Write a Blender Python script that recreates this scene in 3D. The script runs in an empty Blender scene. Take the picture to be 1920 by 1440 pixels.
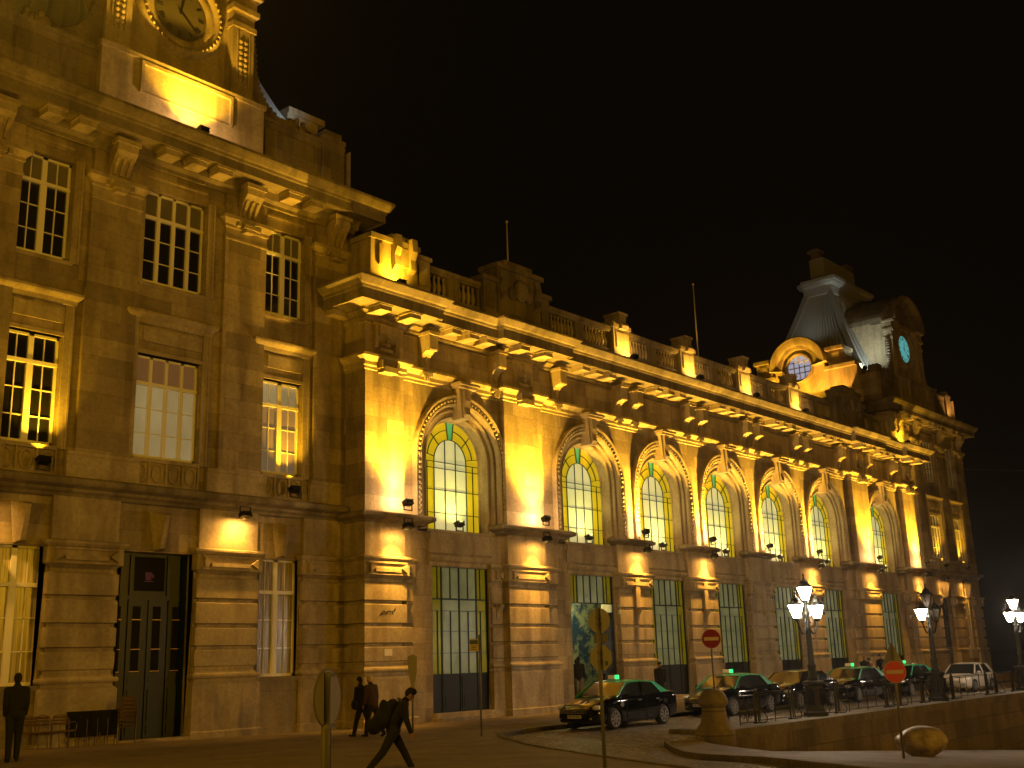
import bpy, bmesh, math, random
from mathutils import Vector, Matrix
random.seed(7)
C = bpy.data.collections.new('scene'); bpy.context.scene.collection.children.link(C)
S = bpy.context.scene
PI = math.pi

# ------------------------------------------------------------------ camera
CF, CYAW, CPITCH, CROLL = 2064.85, 0.8557, 0.2468, -0.0314
def cam_axes():
    F = Vector((math.sin(CYAW)*math.cos(CPITCH), math.cos(CYAW)*math.cos(CPITCH), math.sin(CPITCH)))
    R = Vector((math.cos(CYAW), -math.sin(CYAW), 0)); U = R.cross(F)
    R2 = R*math.cos(CROLL)+U*math.sin(CROLL); U2 = -R*math.sin(CROLL)+U*math.cos(CROLL)
    return R2, U2, F
R2, U2, FW = cam_axes()
cd = bpy.data.cameras.new('camera'); cam = bpy.data.objects.new('camera', cd); C.objects.link(cam)
cd.sensor_width = 36; cd.lens = CF/1920*36; cd.clip_end = 2000; cd.clip_start = .1
m = Matrix((R2, U2, -FW)).transposed().to_4x4(); m.translation = Vector((-49.654, -29.421, 2.08)); cam.matrix_world = m
S.camera = cam
# ------------------------------------------------------------------ night sky
W = bpy.data.worlds.new('World'); S.world = W; W.use_nodes = True
bg = W.node_tree.nodes['Background']; bg.inputs[0].default_value = (1.0, .64, .34, 1); bg.inputs[1].default_value = .0020
S.view_settings.view_transform = 'Standard'; S.view_settings.look = 'None'; S.view_settings.gamma = 1; S.view_settings.exposure = 0
try:
    S.cycles.use_light_tree = True; S.cycles.max_bounces = 6; S.cycles.sample_clamp_indirect = 3
except Exception: pass
# colours of the lamps that are lit at night
SODIUM = (1.0, .50, .018); SODIUM2 = (1.0, .46, .05); WHITE = (1.0, .80, .58)
def spot(name, loc, target, power, col=SODIUM, size=110, blend=1.0, rad=.07, parent=None):
    l = bpy.data.lights.new(name, 'SPOT'); l.energy = power; l.color = col; l.spot_size = math.radians(size); l.spot_blend = blend; l.shadow_soft_size = rad
    o = bpy.data.objects.new(name, l); C.objects.link(o); o.location = loc
    o.rotation_euler = (Vector(target)-Vector(loc)).to_track_quat('-Z', 'Y').to_euler()
    return o
def point(name, loc, power, col=WHITE, rad=.12):
    l = bpy.data.lights.new(name, 'POINT'); l.energy = power; l.color = col; l.shadow_soft_size = rad
    o = bpy.data.objects.new(name, l); C.objects.link(o); o.location = loc; return o
# fill lights added for the square's unseen street lighting, no lamp heads built
point('square_fill_light', (-64, -24, 6), 6000, (1, .51, .015), .4)
point('square_fill_light', (-16, -48, 8), 11000, (1, .48, .014), .4)

point('square_fill_light', (-43, -15, 13), 1500, (1, .52, .04), .4)
# ------------------------------------------------------------------ materials
MATS = {}
def mat(name, col=(.5, .5, .5), rough=.7, metal=0, spec=.5, emit=None, es=0, build=None):
    if name in MATS: return MATS[name]
    m = bpy.data.materials.new(name); m.use_nodes = True; nt = m.node_tree; b = nt.nodes['Principled BSDF']
    b.inputs['Base Color'].default_value = (*col, 1); b.inputs['Roughness'].default_value = rough
    b.inputs['Metallic'].default_value = metal; b.inputs['Specular IOR Level'].default_value = spec
    if emit: b.inputs['Emission Color'].default_value = (*emit, 1); b.inputs['Emission Strength'].default_value = es
    if build: build(nt, b)
    MATS[name] = m; return m
def N(nt, t, **k):
    n = nt.nodes.new(t)
    for a, v in k.items(): setattr(n, a, v)
    return n
def objco(nt): return N(nt, 'ShaderNodeNewGeometry').outputs['Position']
def noise(nt, co, scale, det=4, rough=.55):
    n = N(nt, 'ShaderNodeTexNoise'); n.inputs['Scale'].default_value = scale; n.inputs['Detail'].default_value = det; n.inputs['Roughness'].default_value = rough
    nt.links.new(co, n.inputs['Vector']); return n.outputs[0]
def ramp(nt, fac, p0, c0, p1, c1):
    r = N(nt, 'ShaderNodeValToRGB'); r.color_ramp.elements[0].position = p0; r.color_ramp.elements[0].color = (*c0, 1)
    r.color_ramp.elements[1].position = p1; r.color_ramp.elements[1].color = (*c1, 1); nt.links.new(fac, r.inputs[0]); return r.outputs[0]
def mul(nt, a, b, fac=1.0, mode='MULTIPLY'):
    n = N(nt, 'ShaderNodeMixRGB', blend_type=mode); n.inputs[0].default_value = fac
    nt.links.new(a, n.inputs[1]); nt.links.new(b, n.inputs[2]); return n.outputs[0]
def bump(nt, b, h, st=.3, dist=.02):
    n = N(nt, 'ShaderNodeBump'); n.inputs['Strength'].default_value = st; n.inputs['Distance'].default_value = dist
    nt.links.new(h, n.inputs['Height']); nt.links.new(n.outputs[0], b.inputs['Normal'])
def ashlar(col, bw=1.25, bh=.56, joint=True, dirt=.45, ms=.007):
    def f(nt, b):
        co = objco(nt)
        n1 = noise(nt, co, 1.1, 6); n2 = noise(nt, co, 9, 5, .7)
        mp = N(nt, 'ShaderNodeMapping'); mp.inputs['Scale'].default_value = (1.7, 1.7, .30); nt.links.new(co, mp.inputs[0])
        st = noise(nt, mp.outputs[0], 1.0, 2)                       # rain streaks
        c = ramp(nt, n1, .3, tuple(x*.82 for x in col), .7, tuple(min(1, x*1.12) for x in col))
        c = mul(nt, c, ramp(nt, st, .36, (dirt, dirt*.93, dirt*.85), .54, (1, 1, 1)), .62)
        c = mul(nt, c, ramp(nt, n2, .3, (.74, .74, .74), .68, (1.1, 1.1, 1.1)))
        hgt = n2
        if joint:
            sp = N(nt, 'ShaderNodeSeparateXYZ'); nt.links.new(co, sp.inputs[0])
            ad = N(nt, 'ShaderNodeMath', operation='ADD'); nt.links.new(sp.outputs[0], ad.inputs[0]); nt.links.new(sp.outputs[1], ad.inputs[1])
            cb = N(nt, 'ShaderNodeCombineXYZ'); nt.links.new(ad.outputs[0], cb.inputs[0]); nt.links.new(sp.outputs[2], cb.inputs[1])
            br = N(nt, 'ShaderNodeTexBrick'); br.offset = .5; nt.links.new(cb.outputs[0], br.inputs['Vector'])
            br.inputs['Scale'].default_value = 1; br.inputs['Brick Width'].default_value = bw; br.inputs['Row Height'].default_value = bh
            br.inputs['Mortar Size'].default_value = ms; br.inputs['Mortar Smooth'].default_value = .3
            br.inputs['Color1'].default_value = (.64, .62, .59, 1); br.inputs['Color2'].default_value = (1.12, 1.1, 1.07, 1); br.inputs['Mortar'].default_value = (.56, .52, .46, 1)
            c = mul(nt, c, br.outputs['Color'])
            inv = N(nt, 'ShaderNodeMath', operation='MULTIPLY_ADD'); nt.links.new(br.outputs['Fac'], inv.inputs[0]); inv.inputs[1].default_value = -1.2
            nt.links.new(n2, inv.inputs[2]); hgt = inv.outputs[0]
        nt.links.new(c, b.inputs['Base Color']); bump(nt, b, hgt, .35, .012)
    return f
STONE = (.43, .36, .24)
M_wall = mat('ashlar_stone', rough=.85, build=ashlar(STONE))
M_trim = mat('carved_stone', rough=.85, build=ashlar((.46, .385, .26), joint=False))
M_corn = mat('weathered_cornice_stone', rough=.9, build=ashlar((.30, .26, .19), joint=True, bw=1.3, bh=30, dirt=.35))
M_attic = mat('dark_attic_stone', rough=.9, build=ashlar((.27, .23, .165), bw=1.4, bh=.7, dirt=.4))
M_base = mat('plinth_stone', rough=.85, build=ashlar((.33, .29, .22), bw=1.5, bh=1.4, dirt=.6))
M_white = mat('cream_painted_wood', (.86, .84, .78), .45)
M_dark = mat('dark_room_glass', (.012, .012, .014), .12, spec=.6)
M_iron = mat('black_iron', (.012, .014, .012), .4, .3)
M_gfr = mat('dark_green_metal', (.012, .028, .02), .4, .2)
M_zinc = mat('ribbed_zinc', (.36, .37, .37), .5, .1)
M_pole = mat('galvanised_steel', (.15, .145, .17), .55, .1)
def curt(nt, b):
    co = objco(nt); mp = N(nt, 'ShaderNodeMapping'); mp.inputs['Scale'].default_value = (22, 22, .7); nt.links.new(co, mp.inputs[0])
    n = noise(nt, mp.outputs[0], 1, 2); c = ramp(nt, n, .35, (.18, .15, .11), .65, (.50, .44, .34)); nt.links.new(c, b.inputs['Base Color'])
M_curt = mat('curtained_glass', rough=.25, build=curt)
M_blind = mat('lowered_blind', (.16, .145, .12), .5)
def litg(col, s, var=.25, rough=.25, bs=.25, scale=30):
    def f(nt, b):
        co = objco(nt); n = noise(nt, co, 1.3, 3)
        c = ramp(nt, n, .3, tuple(x*(1-var) for x in col), .7, col); nt.links.new(c, b.inputs['Emission Color']); b.inputs['Emission Strength'].default_value = s
        nt.links.new(c, b.inputs['Base Color']); bump(nt, b, noise(nt, co, scale, 3), bs, .01)
    return f
M_gpale = mat('pale_arch_glass', rough=.35, build=litg((.62, .64, .30), .60, .12))
M_gyel = mat('yellow_arch_glass', rough=.3, build=litg((.62, .47, .01), .62, .12))
M_ggreen = mat('green_key_glass', rough=.3, build=litg((.10, .42, .13), .6, .1))
M_dpale = mat('pale_door_glass', rough=.14, build=litg((.23, .25, .12), .34, .35, bs=.5, scale=22))
M_dyel = mat('yellow_door_glass', rough=.14, build=litg((.22, .19, .005), .36, .3, bs=.5, scale=22))
def flutes(nt, b):
    co = objco(nt); mp = N(nt, 'ShaderNodeMapping'); nt.links.new(co, mp.inputs[0])
    w = N(nt, 'ShaderNodeTexWave'); w.inputs['Scale'].default_value = 1; nt.links.new(co, w.inputs[0])
def cobble(nt, b):
    co = objco(nt); v = N(nt, 'ShaderNodeTexVoronoi', feature='DISTANCE_TO_EDGE'); v.inputs['Scale'].default_value = 6; v.inputs['Randomness'].default_value = .55; nt.links.new(co, v.inputs['Vector'])
    v2 = N(nt, 'ShaderNodeTexVoronoi'); v2.inputs['Scale'].default_value = 6; v2.inputs['Randomness'].default_value = .55; nt.links.new(co, v2.inputs['Vector'])
    big = noise(nt, co, .5, 4)
    c = ramp(nt, v2.outputs['Color'], .1, (.13, .105, .075), .9, (.36, .30, .22))
    c = mul(nt, c, ramp(nt, v.outputs['Distance'], .0, (.2, .18, .16), .13, (1, 1, 1))); c = mul(nt, c, ramp(nt, big, .35, (.7, .7, .7), .65, (1.1, 1.1, 1.1)))
    nt.links.new(c, b.inputs['Base Color']); h = ramp(nt, v.outputs['Distance'], 0, (0, 0, 0), .2, (1, 1, 1)); bump(nt, b, h, .9, .03)
M_cob = mat('granite_cobbles', rough=.55, build=cobble)
def pave(nt, b):
    co = objco(nt); br = N(nt, 'ShaderNodeTexBrick'); nt.links.new(co, br.inputs['Vector']); br.inputs['Scale'].default_value = 1
    br.inputs['Brick Width'].default_value = .6; br.inputs['Row Height'].default_value = .4; br.inputs['Mortar Size'].default_value = .012
    br.inputs['Color1'].default_value = (.86, .86, .86, 1); br.inputs['Color2'].default_value = (1.1, 1.08, 1.05, 1); br.inputs['Mortar'].default_value = (.55, .52, .5, 1)
    n = noise(nt, co, .7, 5); n2 = noise(nt, co, 14, 4)
    c = ramp(nt, n, .3, (.19, .15, .105), .7, (.28, .225, .165)); c = mul(nt, c, br.outputs['Color']); c = mul(nt, c, ramp(nt, n2, .3, (.75, .75, .75), .7, (1.1, 1.1, 1.1)))
    nt.links.new(c, b.inputs['Base Color']); bump(nt, b, n2, .5, .01)
M_pave = mat('granite_paving', rough=.75, build=pave)
M_kerb = mat('kerb_granite', rough=.8, build=ashlar((.20, .175, .14), joint=False))
M_rwall = mat('retaining_wall_granite', rough=.85, build=ashlar((.21, .175, .135), bw=1.7, bh=.62, dirt=.5, ms=.025))

# ------------------------------------------------------------------ mesh helpers
class MB:
    def __init__(s): s.v = []; s.f = []; s.mi = []; s.m = 0; s.sm = []; s.smooth = False
    def add(s, vs, fs):
        o = len(s.v); s.v += [tuple(v) for v in vs]; s.f += [tuple(i+o for i in f) for f in fs]; s.mi += [s.m]*len(fs); s.sm += [s.smooth]*len(fs)
    def box(s, x0, x1, y0, y1, z0, z1):
        s.add([(x0,y0,z0),(x1,y0,z0),(x1,y1,z0),(x0,y1,z0),(x0,y0,z1),(x1,y0,z1),(x1,y1,z1),(x0,y1,z1)],
              [(0,3,2,1),(4,5,6,7),(0,1,5,4),(1,2,6,5),(2,3,7,6),(3,0,4,7)])
    def obox(s, c, ax, ay, az, hx, hy, hz):
        c = Vector(c); vs = []
        for k in ((-1,-1,-1),(1,-1,-1),(1,1,-1),(-1,1,-1),(-1,-1,1),(1,-1,1),(1,1,1),(-1,1,1)): vs.append(c+ax*hx*k[0]+ay*hy*k[1]+az*hz*k[2])
        s.add(vs, [(0,3,2,1),(4,5,6,7),(0,1,5,4),(1,2,6,5),(2,3,7,6),(3,0,4,7)])
    def prism(s, pts, ax, a, b):
        # closed polygon extruded along axis: ax 'x': pts are (y,z); 'y': (x,z); 'z': (x,y)
        n = len(pts)
        def P(p, t): return (t, p[0], p[1]) if ax == 'x' else ((p[0], t, p[1]) if ax == 'y' else (p[0], p[1], t))
        s.add([P(p, a) for p in pts]+[P(p, b) for p in pts], [tuple(range(n))[::-1], tuple(range(n, 2*n))]+[(i, (i+1) % n, n+(i+1) % n, n+i) for i in range(n)])
    def tube(s, pts, r, n=8, cap=True):
        pts = [Vector(p) for p in pts]; rs = r if isinstance(r, (list, tuple)) else [r]*len(pts); vs = []; fs = []
        up = None
        for i, p in enumerate(pts):
            d = (pts[min(i+1, len(pts)-1)]-pts[max(i-1, 0)]).normalized()
            if up is None: up = Vector((0, 0, 1)) if abs(d.z) < .9 else Vector((1, 0, 0))
            a = d.cross(up).normalized(); b2 = a.cross(d).normalized(); up = b2
            for k in range(n): t = 2*PI*k/n; vs.append(p+(a*math.cos(t)+b2*math.sin(t))*rs[i])
        for i in range(len(pts)-1):
            for k in range(n): fs.append((i*n+k, i*n+(k+1) % n, (i+1)*n+(k+1) % n, (i+1)*n+k))
        if cap: fs += [tuple(range(n)), tuple(range((len(pts)-1)*n, len(pts)*n))[::-1]]
        s.add(vs, fs)
    def lathe(s, prof, c=(0, 0, 0), n=16, axis='z', half=False):
        vs = []; fs = []
        for r, h in prof:
            for k in range(n):
                t = 2*PI*k/n; x, y = r*math.cos(t), r*math.sin(t)
                vs.append((c[0]+x, c[1]+y, c[2]+h) if axis == 'z' else ((c[0]+x, c[1]+h, c[2]+y) if axis == 'y' else (c[0]+h, c[1]+x, c[2]+y)))
        for i in range(len(prof)-1):
            for k in range(n): fs.append((i*n+k, i*n+(k+1) % n, (i+1)*n+(k+1) % n, (i+1)*n+k))
        fs += [tuple(range(n))[::-1], tuple(range((len(prof)-1)*n, len(prof)*n))]
        s.add(vs, fs)
    def sphere(s, c, rx, ry=None, rz=None, nu=10, nv=6):
        ry = ry or rx; rz = rz or rx; vs = []; fs = []
        for j in range(nv+1):
            ph = PI*j/nv
            for i in range(nu): th = 2*PI*i/nu; vs.append((c[0]+rx*math.sin(ph)*math.cos(th), c[1]+ry*math.sin(ph)*math.sin(th), c[2]+rz*math.cos(ph)))
        for j in range(nv):
            for i in range(nu): fs.append((j*nu+i, j*nu+(i+1) % nu, (j+1)*nu+(i+1) % nu, (j+1)*nu+i))
        s.add(vs, fs)
    def sweep(s, path, prof, z=True):
        # path: XY polyline, outward = right side of travel; prof: (out, z) open polyline, bottom to top
        P = [Vector((p[0], p[1])) for p in path]; n = len(P); offs = []
        for i in range(n):
            d0 = (P[i]-P[i-1]).normalized() if i > 0 else None; d1 = (P[i+1]-P[i]).normalized() if i < n-1 else None
            n0 = Vector((d0.y, -d0.x)) if d0 else None; n1 = Vector((d1.y, -d1.x)) if d1 else None
            if n0 is None: offs.append(n1)
            elif n1 is None: offs.append(n0)
            else:
                mdir = (n0+n1)
                offs.append(mdir/max(1e-6, (1+n0.dot(n1))))
        k = len(prof); vs = []
        for i in range(n):
            for o, zz in prof: q = P[i]+offs[i]*o; vs.append((q.x, q.y, zz))
        fs = [(i*k+j, (i+1)*k+j, (i+1)*k+j+1, i*k+j+1) for i in range(n-1) for j in range(k-1)]
        fs += [tuple(range(k))[::-1], tuple(range((n-1)*k, n*k))]
        s.add(vs, fs)
    def mesh(s, name):
        me = bpy.data.meshes.new(name); me.from_pydata(s.v, [], s.f); me.update(); return me
def fixn(me):
    bm = bmesh.new(); bm.from_mesh(me); bmesh.ops.recalc_face_normals(bm, faces=bm.faces); bm.to_mesh(me); bm.free()
def obj(name, mb, mats, parent=None, loc=None, recalc=True):
    me = mb.mesh(name)
    if recalc: fixn(me)
    for m in (mats if isinstance(mats, (list, tuple)) else [mats]): me.materials.append(m)
    if any(mb.mi) : me.polygons.foreach_set('material_index', mb.mi)
    if any(mb.sm): me.polygons.foreach_set('use_smooth', mb.sm)
    o = bpy.data.objects.new(name, me); C.objects.link(o)
    if parent: o.parent = parent
    if loc: o.location = loc
    return o
def thing(name, label, cat, loc=(0, 0, 0), rotz=0, group=None):
    o = bpy.data.objects.new(name, None); C.objects.link(o); o.location = loc; o.rotation_euler = (0, 0, rotz)
    o['label'] = label; o['category'] = cat
    if group: o['group'] = group
    return o
def tag(o, label=None, cat=None, group=None, kind=None):
    if label: o['label'] = label
    if cat: o['category'] = cat
    if group: o['group'] = group
    if kind: o['kind'] = kind
    return o
def copy_tree(o, parent=None):
    c = o.copy(); C.objects.link(c); c.parent = parent
    for ch in list(o.children): copy_tree(ch, c)
    return c
def put(o, loc, rz=0, parent=None):
    c = copy_tree(o, parent); c.location = loc; c.rotation_euler = (0, 0, rz); return c

# ------------------------------------------------------------------ the ground
def sm(a, b, x): t = max(0, min(1, (x-a)/(b-a))); return t*t*(3-2*t)
WALLY = -12.9
def gz(x, y):
    h = .017*max(0, -27-x)
    slope = -.073*max(0, x+30)
    if x < -23.6: f = 1-sm(-16.5, -10.5, y)*(1 if x < -23.6 else 1)
    else: f = 1 if y < WALLY-.05 else 0
    return h + slope*f
ground_mb = MB()
def sheet(name, pts_x, pts_y, dz, m, inside=None, kind='structure'):
    mb = MB(); nx, ny = len(pts_x), len(pts_y)
    vs = [(x, y, gz(x, y)+dz) for y in pts_y for x in pts_x]
    fs = []
    for j in range(ny-1):
        for i in range(nx-1):
            cx, cy = (pts_x[i]+pts_x[i+1])/2, (pts_y[j]+pts_y[j+1])/2
            if inside is None or inside(cx, cy): fs.append((j*nx+i, j*nx+i+1, (j+1)*nx+i+1, (j+1)*nx+i))
    mb.smooth = True; mb.add(vs, fs); o = obj(name, mb, m, recalc=False); return tag(o, kind=kind)
def rng(a, b, st): n = max(1, int(round((b-a)/st))); return [a+(b-a)*i/n for i in range(n+1)]
xs = [-400, -200, -120]+rng(-80, -23.6, .8)+[-23.59]+rng(-23, 20, 2)+[40, 80, 200, 500]
ys = [-400, -150, -80, -50]+rng(-40, -17, 1)+rng(-16.6, -13, .4)+[WALLY-.06, WALLY-.04]+rng(-12.8, 1, .8)+[40, 120, 500]
sheet('road', xs, ys, 0, M_cob)
def poly_sheet(name, poly, dz, thick, mats, side_mat=None):
    # a slab whose outline is poly, following the ground
    bm = bmesh.new(); vs = [bm.verts.new((x, y, 0)) for x, y in poly]; bm.faces.new(vs)
    for c_ in [x*1.5 for x in range(-60, 20)]: bmesh.ops.bisect_plane(bm, geom=bm.verts[:]+bm.edges[:]+bm.faces[:], plane_co=(c_, 0, 0), plane_no=(1, 0, 0))
    for c_ in [y*.75 for y in range(-48, 2)]: bmesh.ops.bisect_plane(bm, geom=bm.verts[:]+bm.edges[:]+bm.faces[:], plane_co=(0, c_, 0), plane_no=(0, 1, 0))
    bmesh.ops.triangulate(bm, faces=bm.faces)
    for v in bm.verts: v.co.z = gz(v.co.x, v.co.y)+dz
    bmesh.ops.recalc_face_normals(bm, faces=bm.faces)
    if sum(f.normal.z for f in bm.faces) < 0: bmesh.ops.reverse_faces(bm, faces=bm.faces)
    be = [e for e in bm.edges if len(e.link_faces) == 1]
    r = bmesh.ops.extrude_edge_only(bm, edges=be); nv = [g for g in r['geom'] if isinstance(g, bmesh.types.BMVert)]
    for v in nv: v.co.z -= thick
    me = bpy.data.meshes.new(name); bm.to_mesh(me); bm.free(); me.materials.append(mats)
    o = bpy.data.objects.new(name, me); C.objects.link(o); return o
def arc(cx, cy, r, a0, a1, n=10): return [(cx+r*math.cos(math.radians(a0+(a1-a0)*i/n)), cy+r*math.sin(math.radians(a0+(a1-a0)*i/n))) for i in range(n+1)]
KY = -6.75
side = [(-80, 3), (45, 3), (45, KY), (-21.5, KY), (-23.6, -6.9), (-25.3, -7.5), (-26.2, -8.4), (-27.1, -9.6), (-28.3, -11.1), (-29.5, -13.0), (-30.7, -15.0), (-31.9, -17.2), (-33.5, -20.5), (-35.5, -25), (-38, -33), (-42, -60), (-80, -60)]
tag(poly_sheet('pavement', side, .10, .25, M_pave), kind='structure')
def kerb(path, name='kerb', w=.16, dz=.13, flip=1):
    mb = MB(); P = [Vector(p) for p in path]; n = len(P); vs = []
    for i in range(n):
        d = (P[min(i+1, n-1)]-P[max(i-1, 0)]).normalized(); nn = Vector((d.y, -d.x))*flip
        for o, z in ((0, -.2), (0, dz), (w, dz), (w, -.2)): q = P[i]+nn*o; vs.append((q.x, q.y, gz(q.x, q.y)+z))
    fs = [(i*4+j, i*4+j+1, (i+1)*4+j+1, (i+1)*4+j) for i in range(n-1) for j in range(3)]
    mb.add(vs, fs); return tag(obj(name, mb, M_kerb), kind='structure')
kerb(side[2:])
# island pavement with the sculpture, in front of the retaining wall
isl = [(24, -13.26), (-23.1, -13.26), (-23.6, -12.95), (-25.2, -12.9), (-26.1, -13.7), (-27.1, -14.7), (-28.1, -15.8), (-29.0, -17.0), (-29.9, -18.3), (-31.2, -20.8), (-33.0, -24.5), (-36, -31), (-38.5, -40), (-39, -60), (24, -60)]
tag(poly_sheet('lower_pavement', isl, .11, .3, M_pave), kind='structure')
kerb(isl[2:-1], 'island_kerb', flip=-1)
# terrace edge behind the railing
mb = MB(); mb.box(-22.7, 45, WALLY+.251, WALLY+1.5, .005, .12); tag(obj('terrace_edge_pavement', mb, M_kerb), kind='structure')

# retaining wall
rw = thing('retaining_wall', 'long granite block retaining wall below the iron railing of the taxi rank', 'wall')
mb = MB(); mb.box(-22.7, 45, WALLY-.35, WALLY-.002, -5, -.10); obj('wall_face', mb, M_rwall, rw)
mb = MB(); mb.box(-22.7, 45, WALLY-.45, WALLY+.25, -.10, .125); obj('coping', mb, M_kerb, rw)
bo = thing('stone_bollard', 'fat rounded stone bollard on a wide base at the tip of the railing wall', 'bollard', (-22.8, -12.95, .0)); bo.scale = (.86, .86, .92)
mb = MB(); mb.smooth = True
mb.lathe([(.62, -.5), (.62, .12), (.55, .2), (.44, .34), (.38, .6), (.37, .78)], n=24); obj('base', mb, M_rwall, bo)
mb = MB(); mb.smooth = True; mb.lathe([(.38, .78), (.40, .82), (.46, .86), (.48, .93), (.46, 1.0), (.42, 1.06), (.40, 1.12), (.33, 1.22), (.18, 1.29), (.01, 1.30)], n=24); obj('cap', mb, M_rwall, bo)

# ------------------------------------------------------------------ the station
ST = thing('railway_station', 'long floodlit stone railway station with arched windows, balustrade and end pavilions', 'station')
Sx = 5.72; BAYS = [-19.53, -2*Sx, -Sx, 0, Sx, 2*Sx, 19.53]
XE = 24.6; BIG = (14.95, 17.25); ENDP = (22.75, XE); PF = -.8; WF = -.5
PY = .4         # pavilion wall face
PAVX = 31.36; PHW = 7.05

def wall_grid(mb, x0, x1, z0, z1, y0, y1, holes):
    X = sorted({x0, x1, *[h[0] for h in holes], *[h[1] for h in holes]}); Z = sorted({z0, z1, *[h[2] for h in holes], *[h[3] for h in holes]})
    X = [x for x in X if x0 <= x <= x1]; Z = [z for z in Z if z0 <= z <= z1]
    solid = lambda i, j: 0 <= i < len(X)-1 and 0 <= j < len(Z)-1 and not any(h[0] <= (X[i]+X[i+1])/2 <= h[1] and h[2] <= (Z[j]+Z[j+1])/2 <= h[3] for h in holes)
    for i in range(len(X)-1):
        for j in range(len(Z)-1):
            if not solid(i, j): continue
            a, b, c, d = X[i], X[i+1], Z[j], Z[j+1]
            mb.add([(a, y0, c), (b, y0, c), (b, y0, d), (a, y0, d)], [(0, 1, 2, 3)])
            for (di, dj, q) in ((-1, 0, [(a,y0,c),(a,y0,d),(a,y1,d),(a,y1,c)]), (1, 0, [(b,y0,c),(b,y1,c),(b,y1,d),(b,y0,d)]), (0, -1, [(a,y0,c),(a,y1,c),(b,y1,c),(b,y0,c)]), (0, 1, [(a,y0,d),(b,y0,d),(b,y1,d),(a,y1,d)])):
                if not solid(i+di, j+dj): mb.add(q, [(0, 1, 2, 3)])
def arch_pts(cx, r, zs, zb, n=28):
    return [(cx-r, zb)]+[(cx-r*math.cos(PI*i/n), zs+r*math.sin(PI*i/n)) for i in range(n+1)]+[(cx+r, zb)]
def arch_sweep(mb, cx, prof, zs, zb, n=28):
    # prof: (radius, y) polyline
    k = len(prof); vs = []
    rows = [('b', -1)]+[('a', i) for i in range(n+1)]+[('b', 1)]
    for t, i in rows:
        for r, y in prof:
            if t == 'b': vs.append((cx+i*r, y, zb))
            else: a = PI*i/n; vs.append((cx-r*math.cos(a), y, zs+r*math.sin(a)))
    fs = [(i*k+j, (i+1)*k+j, (i+1)*k+j+1, i*k+j+1) for i in range(len(rows)-1) for j in range(k-1)]
    mb.add(vs, fs)

ZSP = 9.62; GR = 1.62; ZSILL = 6.92; AR = 2.30
# --- central walls
mb = MB(); mb.smooth = False
edges = [-XE]+[(BAYS[i]+BAYS[i+1])/2 for i in range(6)]+[XE]
for i, cx in enumerate(BAYS):
    a, b = edges[i], edges[i+1]
    # upper wall with arched opening
    n = 28; P = [(cx-AR*math.cos(PI*k/n), ZSP+AR*math.sin(PI*k/n)) for k in range(n+1)]
    for k in range(n):
        (x0, z0), (x1, z1) = P[k], P[k+1]; mb.add([(x0, WF, z0), (x1, WF, z1), (x1, WF, 14.5), (x0, WF, 14.5)], [(0, 1, 2, 3)])
    for (x0, x1) in ((a, cx-AR), (cx+AR, b)): mb.add([(x0, WF, 6.8), (x1, WF, 6.8), (x1, WF, 14.5), (x0, WF, 14.5)], [(0, 1, 2, 3)])
mb.box(-XE+.001, -XE+.3, PF+.05, 1.0, 7.2, 14.5); mb.box(XE-.3, XE-.001, PF+.05, 1.0, 7.2, 14.5)
obj('upper_wall', mb, M_wall, ST)
mb = MB(); LW = 1.52
wall_grid(mb, -XE+.15, XE-.15, 0, 6.8, -.42, .3, [(cx-LW, cx+LW, .35, 5.6) for cx in BAYS])
mb.add([(-XE+.15, -.42, 6.8), (XE-.15, -.42, 6.8), (XE-.15, WF, 6.8), (-XE+.15, WF, 6.8)], [(0, 1, 2, 3)])
obj('lower_wall', mb, M_wall, ST)
# interior backing so no light leaks through
mb = MB(); mb.box(-XE, XE, 6.0, 6.2, 0, 15.2); mb.box(-XE, XE, -.4, 6.2, 15.2, 15.28); mb.box(-XE, XE, .5, 6.0, 6.0, 6.15); obj('inner_wall', mb, mat('plaster', (.35, .3, .2), .9), ST)
# --- pilasters upper (big) 
def cap_profile(o=0):  # capital / architrave band above the piers, z 12.35..12.85
    return [(0, 12.30), (.05, 12.32), (.05, 12.42), (.10, 12.46), (.10, 12.60), (.22, 12.72), (.27, 12.76), (.27, 12.85), (0, 12.87)]
pil = []
for sgn in (-1, 1):
    pil += [tuple(sorted((sgn*ENDP[0], sgn*ENDP[1]))), tuple(sorted((sgn*BIG[0], sgn*BIG[1])))]
for a, b in pil:
    mb = MB(); mb.box(a+(.0005 if a > -24 else -.003), b+(.003 if b > 24 else -.0005), PF, WF+.05, 7.3, 14.4); obj('pilaster', mb, M_wall, ST)
outline = [(-XE, .4), (-XE, PF), (-ENDP[0], PF), (-ENDP[0], WF), (-BIG[1], WF), (-BIG[1], PF), (-BIG[0], PF), (-BIG[0], WF)]
outline = outline+[(-x, y) for x, y in outline[::-1]]
mb = MB(); mb.sweep(outline, cap_profile()); obj('architrave', mb, M_trim, ST)
mb = MB(); mb.sweep(outline, [(0, 14.10), (.08, 14.12), (.12, 14.2), (.12, 14.3), (0.3, 14.42), (.3, 14.50), (.36, 14.54), (1.02, 14.56), (1.02, 14.50), (1.06, 14.5), (1.06, 14.86), (1.10, 14.9), (1.12, 14.98), (1.2, 15.02), (1.3, 15.14), (1.36, 15.22), (1.36, 15.3), (.1, 15.46), (-.3, 15.48)])
obj('cornice', mb, M_corn, ST)
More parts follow.
